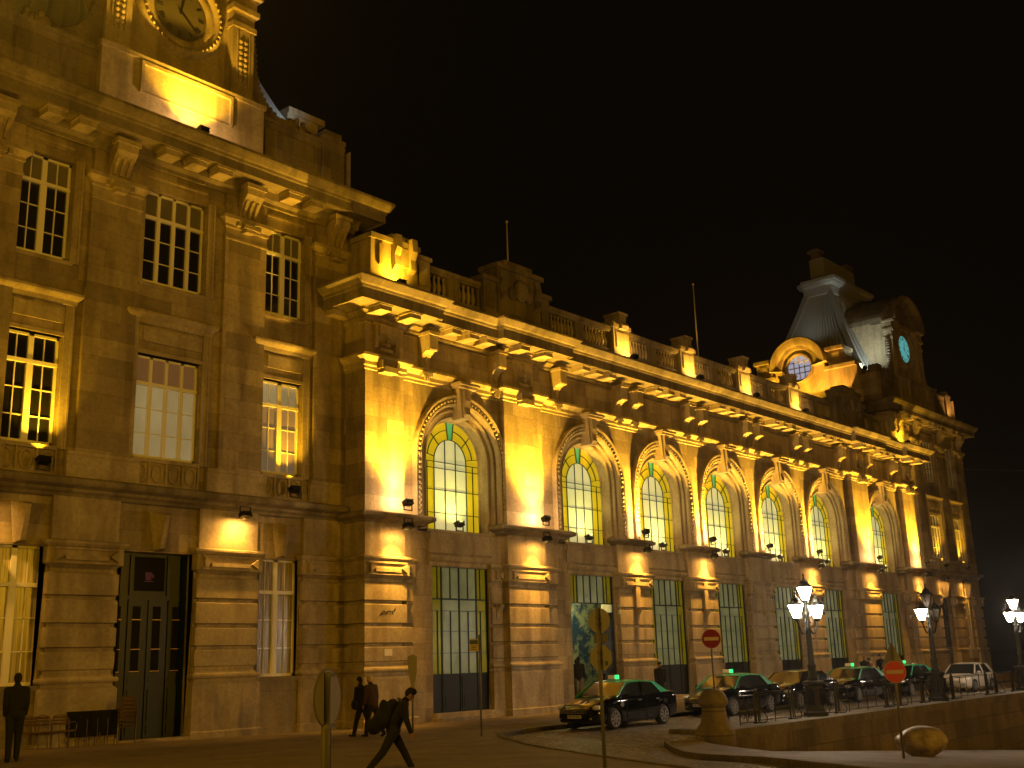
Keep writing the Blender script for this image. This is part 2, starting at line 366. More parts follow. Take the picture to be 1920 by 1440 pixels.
# modillion blocks
def modil(cx, y): mb = MB(); mb.box(cx-.26, cx+.26, y-.92, y, 14.30, 14.52); mb.box(cx-.31, cx+.31, y-.97, y, 14.47, 14.55); obj('modillion', mb, M_trim, ST)
for cx in BAYS:
    for k in (-1, 0, 1): modil(cx+k*.98, WF)
for x in (-23.7, -16.1, 16.1, 23.7):
    for k in (-.72, .72): modil(x+k, PF)
mb = MB(); mb.box(-XE-.92, -XE, -.1, .4, 14.30, 14.52); obj('modillion', mb, M_trim, ST)
# frieze brackets
def bracket_mb(h=1.28, w=.44, d=.60):
    b = MB(); pts = [(0, -h), (-.08, -h), (-.12, -h+.12), (-.13, -h*.80), (-.19, -h*.66), (-.30, -h*.55), (-.44, -h*.49), (-d, -h*.48), (-d-.02, -h*.44), (-d-.02, 0), (0, 0)]
    b.prism(pts, 'x', -w/2, w/2)
    b.box(-w/2-.05, w/2+.05, -d-.07, 0, -.02, .10)
    b.box(-w/2+.04, -w/2+.08, -.14, 0, -h+.1, -h*.5); b.box(w/2-.08, w/2-.04, -.14, 0, -h+.1, -h*.5)
    b.smooth = True; b.sphere((0, -.19, -h*.76), .05, .06, .22, 8, 5); b.smooth = False
    for k in (-1, 0, 1): b.box(k*.1-.035, k*.1+.035, -.30, -.22, -h-.42, -h-.26); b.sphere((k*.1, -.26, -h-.44), .04, .04, .06, 6, 4)
    b.box(-w/2-.04, w/2+.04, -.3, 0, -h-.28, -h-.14)
    return b
br0 = obj('frieze_bracket', bracket_mb(), M_trim, ST, (-19.53-1.95, WF, 14.14))
bx = []
for i, cx in enumerate(BAYS):
    if i == 0: bx += [cx+1.95]
    elif i == 6: bx += [cx-1.95, cx+1.95]
    else: bx += [cx-2.24, cx+2.24]
for x in bx: c = put(br0, (x, WF, 14.14), 0, ST)
def ornament_mb():
    b = MB(); b.box(-.62, .62, -.10, 0, -.1, 0); b.box(-.55, -.42, -.16, 0, -.95, -.1); b.box(.42, .55, -.16, 0, -.95, -.1)
    b.prism([(0, -.75), (-.1, -.7), (-.24, -.42), (-.24, -.1), (0, -.1)], 'x', -.42, .42)
    b.smooth = True
    for z in (-.5, -.68, -.86): b.sphere((0, -.2, z+.05), .09, .08, .09, 8, 5)
    b.smooth = False; b.box(-.3, .3, -.14, 0, -1.05, -.93)
    for s_ in (-1, 1): b.box(s_*.38-.05, s_*.38+.05, -.34, 0, -1.72, -1.42)
    b.box(-.33, .33, -.40, 0, -1.86, -1.66)
    return b
for i, x in enumerate((-23.68, -16.1, 16.1, 23.68)):
    obj('capital_ornament', ornament_mb(), M_trim, ST, (x, PF, 14.1))
# --- archivolts
for cx in BAYS:
    mb = MB()
    arch_sweep(mb, cx, [(GR-.06, .12), (GR-.06, .0), (GR, -.02), (GR+.04, -.30), (GR+.06, -.36), (1.72, -.38), (1.75, -.33), (1.90, -.35), (1.91, -.44), (1.95, -.47), (2.00, -.47), (2.03, -.40), (2.09, -.40), (2.11, -.60), (2.20, -.66), (2.24, -.62), (2.38, -.62), (2.42, -.70), (2.50, -.72), (2.53, -.66), (2.53, WF+.05)], ZSP, 7.3)
    mb.box(cx-2.53, cx-GR, -.36, .1, 6.9, 7.32) ; mb.box(cx+GR, cx+2.53, -.36, .1, 6.9, 7.32)
    obj('archivolt', mb, M_trim, ST)
    mb = MB(); mb.smooth = True; L = ZSP-7.4; nb = int(L/.19)
    pos = [(cx+s_*2.31, 7.42+k*.19) for s_ in (-1, 1) for k in range(nb)]+[(cx-2.31*math.cos(a), ZSP+2.31*math.sin(a)) for a in [PI*k/38 for k in range(39)]]
    for x, z in pos: mb.sphere((x, -.655, z), .062, .06, .075, 6, 4)
    obj('bead_moulding', mb, M_trim, ST)
    # keystone
    mb = MB()
    mb.prism([(cx-.20, 11.2), (cx+.20, 11.2), (cx+.36, 12.4), (cx-.36, 12.4)], 'y', -.86, -.3)
    mb.prism([(-.86, 11.22), (-.98, 11.36), (-.92, 11.62), (-.98, 11.9), (-.95, 12.34), (-.8, 12.34), (-.8, 11.22)], 'x', cx-.15, cx+.15)
    mb.box(cx-.50, cx+.50, -1.06, -.3, 12.36, 12.46); mb.box(cx-.56, cx+.56, -1.14, -.3, 12.46, 12.56)
    obj('keystone', mb, M_trim, ST)
# --- arched windows
def arch_window(cx):
    w = obj('arched_window', MB_frame(cx), M_gfr, ST)
    ri = .88
    mb = MB(); P = arch_pts(cx, ri, ZSP, ZSILL+.03, 24); mb.add([(x, .06, z) for x, z in P], [tuple(range(len(P)))]); obj('centre_glass', mb, M_gpale, w)
    mb = MB(); n = 24
    A = arch_pts(cx, ri, ZSP, ZSILL+.03, n); B = arch_pts(cx, GR, ZSP, ZSILL+.03, n)
    for k in range(len(A)-1):
        if k in (12, 13) : continue
        mb.add([(A[k][0], .06, A[k][1]), (A[k+1][0], .06, A[k+1][1]), (B[k+1][0], .06, B[k+1][1]), (B[k][0], .06, B[k][1])], [(0, 1, 2, 3)])
    obj('border_glass', mb, M_gyel, w)
    mb = MB()
    for k in (12, 13): mb.add([(A[k][0], .06, A[k][1]), (A[k+1][0], .06, A[k+1][1]), (B[k+1][0], .06, B[k+1][1]), (B[k][0], .06, B[k][1])], [(0, 1, 2, 3)])
    obj('key_pane', mb, M_ggreen, w)
def MB_frame(cx):
    mb = MB(); t = .011; y0, y1 = .02, .075
    def line(x0, z0, x1, z1, w=t):
        a = Vector((x0, (y0+y1)/2, z0)); b = Vector((x1, (y0+y1)/2, z1)); d = (b-a); L = d.length; d.normalize(); u = Vector((0, 1, 0)); v = d.cross(u)
        mb.obox((a+b)/2, d, u, v, L/2, (y1-y0)/2, w)
    def arcl(r, a0=0, a1=180, n=20, w=t):
        p = [(cx+r*math.cos(math.radians(a0+(a1-a0)*i/n)), ZSP+r*math.sin(math.radians(a0+(a1-a0)*i/n))) for i in range(n+1)]
        for i in range(n): line(*p[i], *p[i+1], w)
    ri = .88; zb = ZSILL+.03
    for s_ in (-1, 1):
        line(cx+s_*ri, zb, cx+s_*ri, ZSP); line(cx+s_*.29, zb, cx+s_*.29, ZSP+.83); line(cx+s_*1.25, zb, cx+s_*1.25, ZSP-.05)
        line(cx+s_*(GR-.02), zb, cx+s_*(GR-.02), ZSP, .02)
        for a in (10, 45): c_, s2 = math.cos(math.radians(a)), math.sin(math.radians(a)); line(cx+s_*ri*c_, ZSP+ri*s2, cx+s_*GR*c_, ZSP+GR*s2)
        a = math.radians(82.5); line(cx+s_*ri*math.cos(a), ZSP+ri*math.sin(a), cx+s_*GR*math.cos(a), ZSP+GR*math.sin(a))
    arcl(ri); arcl(GR-.02, w=.02); arcl(1.25, 10, 82); arcl(1.25, 98, 170)
    for z in (zb+.01, 7.62, 8.5, 9.33, ZSP-.05): line(cx-GR, z, cx+GR, z)
    return mb
for cx in BAYS: arch_window(cx)
for cx in BAYS:
    mb = MB(); mb.box(cx-GR-.1, cx+GR+.1, -.42, .1, 6.80, ZSILL+.0)
    mb.box(cx-1.75, cx+1.75, -.50, -.415, 6.05, 6.55); mb.box(cx-1.62, cx+1.62, -.46, -.415, 6.55, 6.8)
    obj('window_sill', mb, M_trim, ST)
    mb = MB(); mb.sweep([(cx-1.68, -.40), (cx+1.68, -.40)], [(0, 5.55), (.05, 5.6), (.05, 5.72), (.12, 5.78), (.16, 5.86), (.16, 5.94), (0, 5.98)])
    obj('lintel', mb, M_trim, ST)

# --- lower piers, rusticated
GROOVES = [(2.68, 2.84), (3.34, 3.50), (4.10, 4.26)]
def pier_profile(z0=0):
    p = [(.20, z0-.1), (.20, .32), (.13, .36), (.13, 1.68), (.10, 1.73), (.04, 1.76), (.04, 1.86), (.13, 1.88), (.15, 1.94), (.13, 2.0), (.03, 2.02), (-.02, 2.10), (-.02, 2.2), (.04, 2.24)]
    for a, b in GROOVES: p += [(.05, a-.03), (.05, a), (.02, a+.02), (-.08, a+.03), (-.08, b-.03), (.02, b-.01), (.05, b), (.05, b+.02)]
    p += [(.05, 4.84), (.02, 4.86), (-.06, 4.88), (-.06, 4.98), (.06, 5.08), (.12, 5.10), (.12, 5.56), (.16, 5.58), (.22, 5.66), (.22, 5.72), (.05, 5.76), (.0, 5.78), (.0, 6.98)]
    return p
def rust_pier(x0, x1, yf, yb, closed='both', prof=None):
    mb = MB(); pr = prof or pier_profile()
    path = []
    if closed in ('both', 'left'): path.append((x0, yb))
    path += [(x0, yf), (x1, yf)]
    if closed in ('both', 'right'): path.append((x1, yb))
    mb.sweep(path, pr); return mb
def cap_orn(mb, x0, x1, y, z=5.12, dark=False):
    # end prisms, bar and frame of the pier cap
    h = .40; mb.box(x0+.02, x1-.02, y-.17, y-.11, z-.02, z+.04); mb.box(x0+.02, x1-.02, y-.17, y-.11, z+.37, z+.43)
    for s_, xe in ((1, x0+.08), (-1, x1-.08)):
        mb.prism([(xe, z+.05), (xe+s_*.24, z+.2), (xe, z+.36)], 'y', y-.24, y-.11)
    mb.box(x0+.34, x1-.34, y-.20, y-.11, z+.08, z+.20)
def hang_bracket(mb, x, y, z): # small hanging console with a shadow below it
    mb.prism([(y, z-.62), (y-.05, z-.60), (y-.12, z-.3), (y-.28, z-.06), (y-.30, z), (y, z)], 'x', x-.13, x+.13)
for k in range(6):
    x = (BAYS[k]+BAYS[k+1])/2
    if k in (0, 5):
        s_ = -1 if k == 0 else 1; a, b = sorted((s_*BIG[0], s_*BIG[1]))
        mb = rust_pier(a, b, PF, -.35); cap_orn(mb, a, b, PF); 
        ia, ib = (a-.6, a) if k == 0 else (b, b+.6); 
        mb2 = rust_pier(a-.62, b+.95, -.45, -.35) if k == 0 else rust_pier(a-.95, b+.62, -.45, -.35)
        obj('rusticated_pier', mb, M_base if 0 else M_trim, ST); 
        for xx in ((a-.33, b+.33)): hang_bracket(mb2, xx, -.45, 4.22); cap_orn(mb2, xx-.28, xx+.28, -.43)
        obj('pier_jamb', mb2, M_trim, ST)
    else:
        mb = rust_pier(x-1.2, x+1.2, -.62, -.35); cap_orn(mb, x-1.2, x+1.2, -.62)
        mb.box(x-.16, x+.16, -.80, -.6, 4.24, 5.5); hang_bracket(mb, x, -.62, 4.22)
        obj('rusticated_pier', mb, M_trim, ST)
for s_ in (-1, 1):
    a, b = sorted((s_*ENDP[0], s_*ENDP[1]))
    mb = rust_pier(a, b, PF, .6); cap_orn(mb, a, b, PF); obj('rusticated_pier', mb, M_trim, ST)
    mb = rust_pier(b-.1, b+.62, -.45, -.35) if s_ < 0 else rust_pier(a-.62, a+.1, -.45, -.35)
    xx = b+.32 if s_ < 0 else a-.32; hang_bracket(mb, xx, -.45, 4.22); cap_orn(mb, xx-.26, xx+.26, -.43); obj('pier_jamb', mb, M_trim, ST)
# graffiti and plaque on the end pier
mb = MB(); mb.tube([(-23.95, PF-.052, 3.78), (-23.8, PF-.052, 3.90), (-23.7, PF-.052, 3.84), (-23.55, PF-.052, 3.90), (-23.4, PF-.052, 3.86), (-23.25, PF-.052, 3.97), (-23.3, PF-.052, 3.86)], .014, 4)
for x in (-23.62, -23.5, -23.38): mb.tube([(x-.04, PF-.052, 3.76), (x, PF-.052, 3.84), (x+.05, PF-.052, 3.76), (x, PF-.052, 3.72)], .013, 4)
mb.tube([(-24.0, PF-.052, 3.72), (-23.85, PF-.052, 3.80), (-23.7, PF-.052, 3.78)], .012, 4)
obj('graffiti_scribble', mb, mat('black_spray_paint', (.015, .012, .01), .8), ST)
mb = MB(); mb.box(-23.78, -23.42, PF-.07, PF-.035, 2.40, 2.62); obj('wall_plaque', mb, mat('white_enamel', (.75, .7, .6), .4), ST)
# ledge over the piers
def ledge(x0, x1, yf, yb=-.35, ends='both'):
    mb = MB(); path = [(x0, yf), (x1, yf)]
    if ends in ('both', 'l'): path = [(x0, yb)]+path
    if ends in ('both', 'r'): path = path+[(x1, yb)]
    mb.sweep(path, [(0, 6.9), (.04, 6.92), (.10, 7.0), (.26, 7.06), (.30, 7.1), (.30, 7.2), (.2, 7.26), (0, 7.3), (-.3, 7.31)]); return mb
for k in range(6):
    x = (BAYS[k]+BAYS[k+1])/2
    if k == 0: a, b, y = -17.55, -13.55, PF
    elif k == 5: a, b, y = 13.55, 17.55, PF
    else: a, b, y = x-1.25, x+1.25, -.55
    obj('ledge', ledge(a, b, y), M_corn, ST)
obj('ledge', ledge(-XE, -21.75, PF, .4), M_corn, ST); obj('ledge', ledge(21.75, XE, PF, .4), M_corn, ST)
# lower shaft backing on piers between ledge
# --- doors under the arches
def doorway(cx, mural=False, sub=None):
    mb = MB(); y0, y1 = -.16, -.08
    def bar(x0, x1, z0, z1): mb.box(cx+x0, cx+x1, y0, y1, z0, z1)
    bar(-LW, -LW+.05, .35, 5.6); bar(LW-.05, LW, .35, 5.6); bar(-LW, LW, 5.54, 5.6)
    for x in (-.93, 0, .93): bar(x-.028, x+.028, .4 if not mural else 4.39, 5.6)
    bar(-LW, LW, 4.36, 4.42)
    for x in (-.47, .47): bar(x-.016, x+.016, 4.39, 5.55)
    for x in (-1.15, 1.15): bar(x-.012, x+.012, 4.39, 5.55)
    if not mural:
        for z in (3.95, 3.22, 2.44, 1.70): bar(-LW, LW, z, z+.022)
        for x in (-1.15, -.47, .47, 1.15): bar(x-.012, x+.012, 1.72, 3.96)
    w = obj('glazed_doorway', mb, M_gfr, ST)
    z0 = 4.39 if mural else 1.72
    g = MB(); g.box(cx-.93, cx+.93, -.115, -.10, z0, 5.56); obj('centre_glass', g, M_dpale, w)
    for s_ in (-1, 1):
        g = MB(); a, b = sorted((cx+s_*.93, cx+s_*(LW-.03))); g.box(a, b, -.115, -.10, z0, 5.56); obj('side_glass', g, M_dyel, w)
    if not mural:
        d = MB(); d.box(cx-LW, cx+LW, -.12, -.05, .36, 1.72)
        for x0, x1 in ((-.88, -.08), (.08, .88)):
            d.box(cx+x0, cx+x1, -.15, -.12, .5, 1.05); d.box(cx+x0+.08, cx+x1-.08, -.17, -.15, .58, .97); d.box(cx+x0, cx+x1, -.15, -.12, 1.15, 1.6)
        obj('door_panel', d, mat('blue_black_door_paint', (.012, .016, .02), .45), w)
    else:
        d = MB(); d.box(cx+.55, cx+LW-.03, -.2, -.12, .36, 4.02); obj('door_panel', d, mat('blue_black_door_paint', (.012, .016, .02), .45), w)
    s2 = MB(); s2.box(cx-LW-.1, cx+LW+.1, -.75, .2, -.1, .22); s2.box(cx-LW, cx+LW, -.45, .2, .22, .37); obj('door_step', s2, M_trim, w); w.location.y = -.17
for i, cx in enumerate(BAYS): doorway(cx, mural=(i == 1))
# vestibule behind the open door: blue and cream tiles
def tiles(nt, b):
    co = objco(nt); n = noise(nt, co, 1.6, 7, .68); n2 = noise(nt, co, .9, 3)
    c = ramp(nt, n, .44, (.03, .08, .17), .56, (.46, .50, .30)); nt.links.new(c, b.inputs['Base Color'])
mb = MB(); mb.box(-13.6, -6, 2.2, 2.3, 1.45, 6); mb.box(-13.6, -6, 2.15, 2.3, .3, 1.45); obj('tiled_wall', mb, mat('blue_cream_tiles', rough=.25, build=tiles), ST)
mb = MB(); mb.box(-13.6, -6, -.05, 2.3, .28, .36); obj('vestibule_floor', mb, M_pave, ST)
point('vestibule_lamp_light', (-10.9, .9, 4.4), 130, (1, .93, .42), .2)

# --- balustrade
YB = -.35
bal0 = MB(); bal0.smooth = True; bal0.lathe([(.06, 0), (.07, .05), (.05, .1), (.085, .22), (.105, .34), (.085, .48), (.05, .62), (.045, .70), (.07, .76), (.06, .82)], n=8)
balu = obj('baluster', bal0, M_trim); balmesh = balu.data; bpy.data.objects.remove(balu)
def bal_panel(x0, x1):
    mb = MB(); mb.box(x0, x1, YB-.16, YB+.16, 15.44, 15.98); mb.box(x0, x1, YB-.2, YB+.2, 15.98, 16.06)
    mb.box(x0, x1, YB-.2, YB+.2, 16.88, 16.96); mb.box(x0, x1, YB-.26, YB+.26, 16.96, 17.14)
    mid = (x0+x1)/2; solids = [(x0, x0+.12), (x1-.12, x1), (mid-.3, mid+.3)]
    for a, b in solids: mb.box(a, b, YB-.15, YB+.15, 16.06, 16.88)
    p = obj('balustrade', mb, M_corn, ST)
    for a, b in ((x0+.12, mid-.3), (mid+.3, x1-.12)):
        n = max(3, int((b-a)/.23)); st = (b-a)/n
        for k in range(n): c = bpy.data.objects.new('baluster', balmesh); C.objects.link(c); c.parent = p; c.location = (a+st*(k+.5), YB, 16.06)
def pedestal(x0, x1, top, M=M_trim, scroll=True):
    mb = MB(); y = YB-.32
    mb.box(x0, x1, y, YB+.5, 15.44, 17.15); mb.box(x0-.06, x1+.06, y-.06, YB+.5, 15.44, 16.0)
    mb.box(x0+.16, x1-.16, y-.05, y, 16.2, 16.95)
    mb.box(x0-.08, x1+.08, y-.1, YB+.5, 17.15, 17.32)
    w = x1-x0; mb.box(x0+.1, x1-.1, y+.1, YB+.5, 17.32, 17.5)
    cx = (x0+x1)/2
    if scroll:
        mb.prism([(y-.22, 17.1), (y-.3, 17.25), (y-.12, 17.5), (y-.16, 17.8), (y, 17.85), (YB+.4, 17.85), (YB+.4, 17.1)], 'x', cx-.26, cx+.26)
        mb.box(cx-.34, cx+.34, y-.18, YB+.42, 17.8, 17.92)
    return obj('parapet_pedestal', mb, M, ST)
for x in (-1.5*Sx, -.5*Sx, .5*Sx, 1.5*Sx): pedestal(x-.62, x+.62, 17.9)
def big_attic(cx):
    mb = MB(); y = YB-.35
    mb.box(cx-2.1, cx+2.1, y, YB+.5, 15.44, 17.3); mb.box(cx-2.2, cx+2.2, y-.08, YB+.5, 15.44, 16.0); mb.box(cx-2.2, cx+2.2, y-.1, YB+.5, 17.3, 17.5)
    mb.box(cx-1.35, cx+1.35, y-.12, YB+.5, 16.0, 17.95); mb.box(cx-1.5, cx+1.5, y-.24, YB+.5, 17.95, 18.15); mb.box(cx-.9, cx+.9, y-.1, YB+.4, 18.15, 18.42)
    for s_ in (-1, 1): mb.prism([(y-.15, 16.5), (y-.3, 16.7), (y-.16, 17.0), (y-.3, 17.4), (y-.2, 17.9), (y, 17.9), (y, 16.5)], 'x', cx+s_*1.1-.18, cx+s_*1.1+.18); mb.box(cx+s_*1.75-.25, cx+s_*1.75+.25, y-.05, y, 16.2, 17.1)
    mb.smooth = True; mb.sphere((cx, y-.2, 17.2), .42, .2, .5, 12, 8); mb.sphere((cx-.5, y-.18, 17.0), .25, .14, .3, 8, 6); mb.sphere((cx+.5, y-.18, 17.0), .25, .14, .3, 8, 6); mb.smooth = False
    obj('attic_block', mb, M_attic, ST)
big_attic(-16.05); big_attic(16.05)
def end_ped(s_):
    mb = MB(); y = YB-.45; X = lambda a, b: sorted((s_*a, s_*b))
    a, b = X(22.0, 24.35); mb.box(a, b, y, YB+.9, 15.44, 17.35); mb.box(a-.06, b+.06, y-.08, YB+.9, 15.44, 15.98); mb.box(a-.08, b+.08, y-.12, YB+.9, 17.35, 17.55)
    a, b = X(21.2, 22.0); mb.box(a, b, y+.12, YB+.5, 15.44, 17.2); mb.box(a-.05, b+.05, y+.04, YB+.5, 17.2, 17.36)
    a, b = X(21.35, 21.85); mb.box(a, b, y+.06, y+.12, 16.15, 16.95)
    a, b = X(22.25, 23.35); mb.box(a, b, y-.12, y, 16.55, 17.3); 
    for q in (22.4, 23.2): a, b = X(q-.14, q+.14); mb.prism([(y-.12, 16.35), (y-.24, 16.5), (y-.2, 16.9), (y-.34, 17.2), (y-.3, 17.7), (y, 17.7), (y, 16.35)], 'x', a, b)
    a, b = X(23.75, 24.0); mb.box(a, b, y-.1, y, 16.4, 17.2)
    a, b = X(22.3, 23.3); mb.box(a, b, y, YB+.6, 17.55, 17.8)
    obj('parapet_pedestal', mb, M_trim, ST)
end_ped(-1); end_ped(1)
for a, b in ((-21.2, -18.2), (-13.9, -9.25)): bal_panel(a, b)
for a, b in ((-7.9, -3.55), (-2.2, 2.2), (3.55, 7.9)): bal_panel(a, b)
for a, b in ((9.25, 13.9), (18.2, 21.2)): bal_panel(a, b)
# flagpoles
for x, top in ((-15.85, 20.65), (-.75, 21.45)):
    mb = MB(); mb.smooth = True; mb.tube([(x, YB+.3, 16.2), (x, YB+.3, top)], [.045, .03], 8); mb.sphere((x, YB+.3, top), .06); obj('flagpole', mb, mat('white_pole_paint', (.6, .55, .45), .5), ST)

# ------------------------------------------------------------------ pavilions
ZT0, ZT1, ZM0, ZM1, ZG0, ZG1 = 13.96, 17.02, 8.40, 11.57, 1.85, 5.56
def sash(name, cx, hw, z0, z1, y, leaves, rows, transom, M_panes, parent, cols=2, upper=None, cap=None):
    """casement window: frame part with panes and blind as sub-parts"""
    mb = MB(); F = .07
    def bar(x0, x1, za, zb, d=.05): mb.box(x0, x1, y-d, y+.03, za, zb)
    bar(cx-hw, cx-hw+F, z0, z1); bar(cx+hw-F, cx+hw, z0, z1); bar(cx-hw, cx+hw, z0, z0+F+.02); bar(cx-hw, cx+hw, z1-F, z1)
    zt = z1-transom; bar(cx-hw, cx+hw, zt-.06, zt+.05, .08)
    W = 2*hw; lw = W/leaves
    for k in range(1, leaves): x = cx-hw+k*lw; t = .095 if leaves == 2 else .062; bar(x-t, x+t, z0, zt, .065); bar(x-t*.8, x+t*.8, zt, z1)
    for k in range(leaves):
        if cols == 2 and leaves == 2: x = cx-hw+(k+.5)*lw; bar(x-.014, x+.014, z0, z1, .02)
    for j in range(1, rows): z = z0+(zt-z0)*j/rows; bar(cx-hw, cx+hw, z-.014, z+.014, .02)
    w = obj(name, mb, M_white, parent)
    g = MB(); g.box(cx-hw+.02, cx+hw-.02, y+.02, y+.03, z0, zt); obj('pane', g, M_panes, w)
    g = MB(); g.box(cx-hw+.02, cx+hw-.02, y+.02, y+.03, zt, z1); obj('transom_pane', g, upper or M_panes, w)
    return w
def lit_room(nt, b):
    co = objco(nt); n = noise(nt, co, .9, 2); c = ramp(nt, n, .3, (.22, .165, .07), .7, (.30, .235, .105)); nt.links.new(c, b.inputs['Emission Color']); b.inputs['Emission Strength'].default_value = .75
M_room = mat('lit_room_blind', (.2, .18, .12), .5, build=lit_room)
M_ceil = mat('lit_room_ceiling', (.2, .12, .08), .5, emit=(.16, .085, .03), es=.4)
M_halfl = mat('dim_lit_room', (.2, .16, .1), .5, emit=(.20, .16, .09), es=.35)
def pavilion(sg):
    cx = PAVX*sg; P = bpy.data.objects.new('pavilion', None); C.objects.link(P); P.parent = ST
    main = sg < 0
    # parts of the station are kept one level below it; group empties are not used for shapes
    bpy.data.objects.remove(P); P = ST
    T = lambda off: cx+off
    wx = -.25 if main else 0; wd = -.36 if main else 0
    D = lambda v: T(wd+v*1.1)
    holes = [(D(-1.16), D(1.16), .1, 5.56)]
    for o in (-4.33+wx, 4.33+wx): holes += [(T(o)-.82, T(o)+.82, ZG0-.04, ZG1), (T(o)-.82, T(o)+.82, ZM0-.04, ZM1+.03), (T(o)-.82, T(o)+.82, ZT0-.04, ZT1+.03)]
    holes += [(T(wx-1.11), T(wx+1.11), ZM0-.04, ZM1+.03), (T(wx-1.11), T(wx+1.11), ZT0-.04, ZT1+.03)]
    mb = MB(); wall_grid(mb, T(-PHW), T(PHW), -.2, 18.9, PY, 1.1, holes)
    x0, x1 = T(-PHW), T(PHW)
    mb.add([(x0, PY, -.2), (x0, 12.4, -.2), (x0, 12.4, 21.2), (x0, PY, 21.2)], [(0, 1, 2, 3)]); mb.add([(x1, PY, -.2), (x1, 12.4, -.2), (x1, 12.4, 21.2), (x1, PY, 21.2)], [(0, 1, 2, 3)])
    mb.add([(x0, 12.4, -.2), (x1, 12.4, -.2), (x1, 12.4, 21.2), (x0, 12.4, 21.2)], [(0, 1, 2, 3)])
    obj('pavilion_wall', mb, M_wall, P)
    mb = MB(); mb.box(x0+.1, x1-.1, 1.25, 1.35, 0, 18.9)
    obj('inner_wall', mb, mat('black_interior', (.01, .01, .01), .9), P)
    # windows
    Yg = .60
    for o in (-4.33+wx, 4.33+wx):
        sash('upper_window', T(o), .80, ZT0, ZT1, Yg, 2, 3, .82, M_dark, P, upper=M_blind)
        sash('middle_window', T(o), .80, ZM0, ZM1, Yg, 2, 3, .82, M_dark if not (main and o > 0) else M_halfl, P, upper=M_dark if not (main and o > 0) else M_room)
        sash('ground_window', T(o), .80, ZG0, ZG1, Yg, 2, 3, 1.05, M_curt, P)
    w = sash('upper_window', T(wx), 1.09, ZT0, ZT1, Yg, 4, 3, .86, M_dark, P, upper=M_blind)
    w = sash('middle_window', T(wx), 1.09, ZM0, ZM1, Yg, 4, 3, .86, M_room if main else M_dark, P, upper=M_ceil if main else M_dark)
    # door
    mb = MB(); y = .78
    for a, b in ((-1.16, -.62), (-.58, -.02), (.02, .58), (.62, 1.16)):
        mb.box(D(a), D(b), y, y+.05, .22, 4.2)
        m1, m2 = D(a)+.08, D(b)-.08
        mb.box(m1, m2, y-.03, y, .34, .62); mb.box(m1, m2, y-.03, y, .72, 1.62)
        for zz in (1.85, 1.95): mb.box(m1, m2, y-.035, y, zz, zz+.04)
    mb.box(D(-1.16), D(1.16), y-.03, y+.05, 4.2, 4.32); mb.box(D(-1.16), D(1.16), y, y+.05, 4.3, 5.56); mb.box(D(-.6), D(-.52), y-.05, y, 4.3, 5.5); mb.box(D(.52), D(.6), y-.05, y, 4.3, 5.5)
    dr = obj('green_double_door', mb, mat('dark_green_door_paint', (.005, .018, .013), .35), P)
    for k in range(4):
        a = (-1.16, -.58, .02, .62)[k]; g = MB(); g.box(D(a)+.14, D(a)+.40, y-.01, y+.002, 2.1, 4.0); obj('pane', g, M_dark, dr)
        h = MB(); 
        for z in (2.12, 2.75, 3.6): h.box(D(a)+.12, D(a)+.42, y-.035, y-.012, z, z+.025)
        obj('glazing_bars', h, mat('brass_bar', (.45, .3, .12), .3, .8), dr)
    g = MB(); g.box(D(-.45), D(.45), y-.02, y-.004, 4.45, 5.45); obj('fanlight', g, M_dark, dr)
    if main:
        g = MB(); g.box(D(-.17), D(.11), y-.03, y-.021, 4.72, 4.75); g.prism([(D(-.12), 4.77), (D(.03), 4.77), (D(.06), 5.0), (D(-.15), 5.0)], 'y', y-.03, y-.021); g.box(D(.06), D(.12), y-.03, y-.021, 4.84, 4.95)
        obj('pink_cup_sign', g, mat('pink_cup_light', (.05, .005, .02), .5, emit=(.25, .015, .09), es=.05), dr)
    mb = MB(); mb.box(D(-1.35), D(1.35), -.15, .9, -.1, .16+.0); mb.box(D(-1.25), D(1.25), .1, 1.0, .16, .24); obj('door_step', mb, M_trim, P)
    # ground floor rustication
    for a, b in (((-PHW, -5.45), (-3.72, -1.70), (.98, 3.14), (5.00, PHW)) if main else ((-PHW, -5.25), (-3.42, -1.3), (1.3, 3.42), (5.25, PHW))):
        mb = rust_pier(T(a), T(b), PY-.12, PY+.05); cap_orn(mb, T(a)+.02, T(b)-.02, PY-.12); obj('rusticated_pier', mb, M_trim, P)
    for a, b in (((-5.45, -3.72), (3.14, 5.00)) if main else ((-5.25, -3.42), (3.42, 5.25))):
        mb = MB(); mb.box(T(a)-.06, T(b)+.06, PY-.16, PY+.02, -.1, .32); mb.box(T(a)-.06, T(b)+.06, PY-.10, PY+.02, .32, 1.70); mb.box(T(a), T(b), PY-.14, PY+.3, 1.70, 1.84); obj('apron', mb, M_base, P)
    # lintel wedges
    for o, w_ in ((-4.33+wx, .30), (wd, .34), (4.33+wx, .30)):
        mb = MB(); x = T(o); v = [(x-w_, PY-.02, 6.75), (x+w_, PY-.02, 6.75), (x+.16, PY-.02, 5.60), (x-.16, PY-.02, 5.60), (x-w_*.2, PY-.5, 6.62), (x+w_*.2, PY-.5, 6.62), (x+.08, PY-.28, 5.66), (x-.08, PY-.28, 5.66)]
        mb.add(v, [(4, 5, 6, 7), (0, 1, 5, 4), (1, 2, 6, 5), (2, 3, 7, 6), (3, 0, 4, 7), (0, 3, 2, 1)]); obj('lintel_wedge', mb, M_trim, P)
    # string course and sill band
    path = [(x0, 1.5), (x0, PY-.05), (x1, PY-.05), (x1, 1.5)]
    mb = MB(); mb.sweep(path, [(0, 6.95), (.05, 6.98), (.08, 7.06), (.16, 7.12), (.18, 7.2), (.36, 7.28), (.40, 7.34), (.40, 7.44), (.3, 7.5), (.0, 7.56), (-.2, 7.57)]); obj('string_course', mb, M_corn, P)
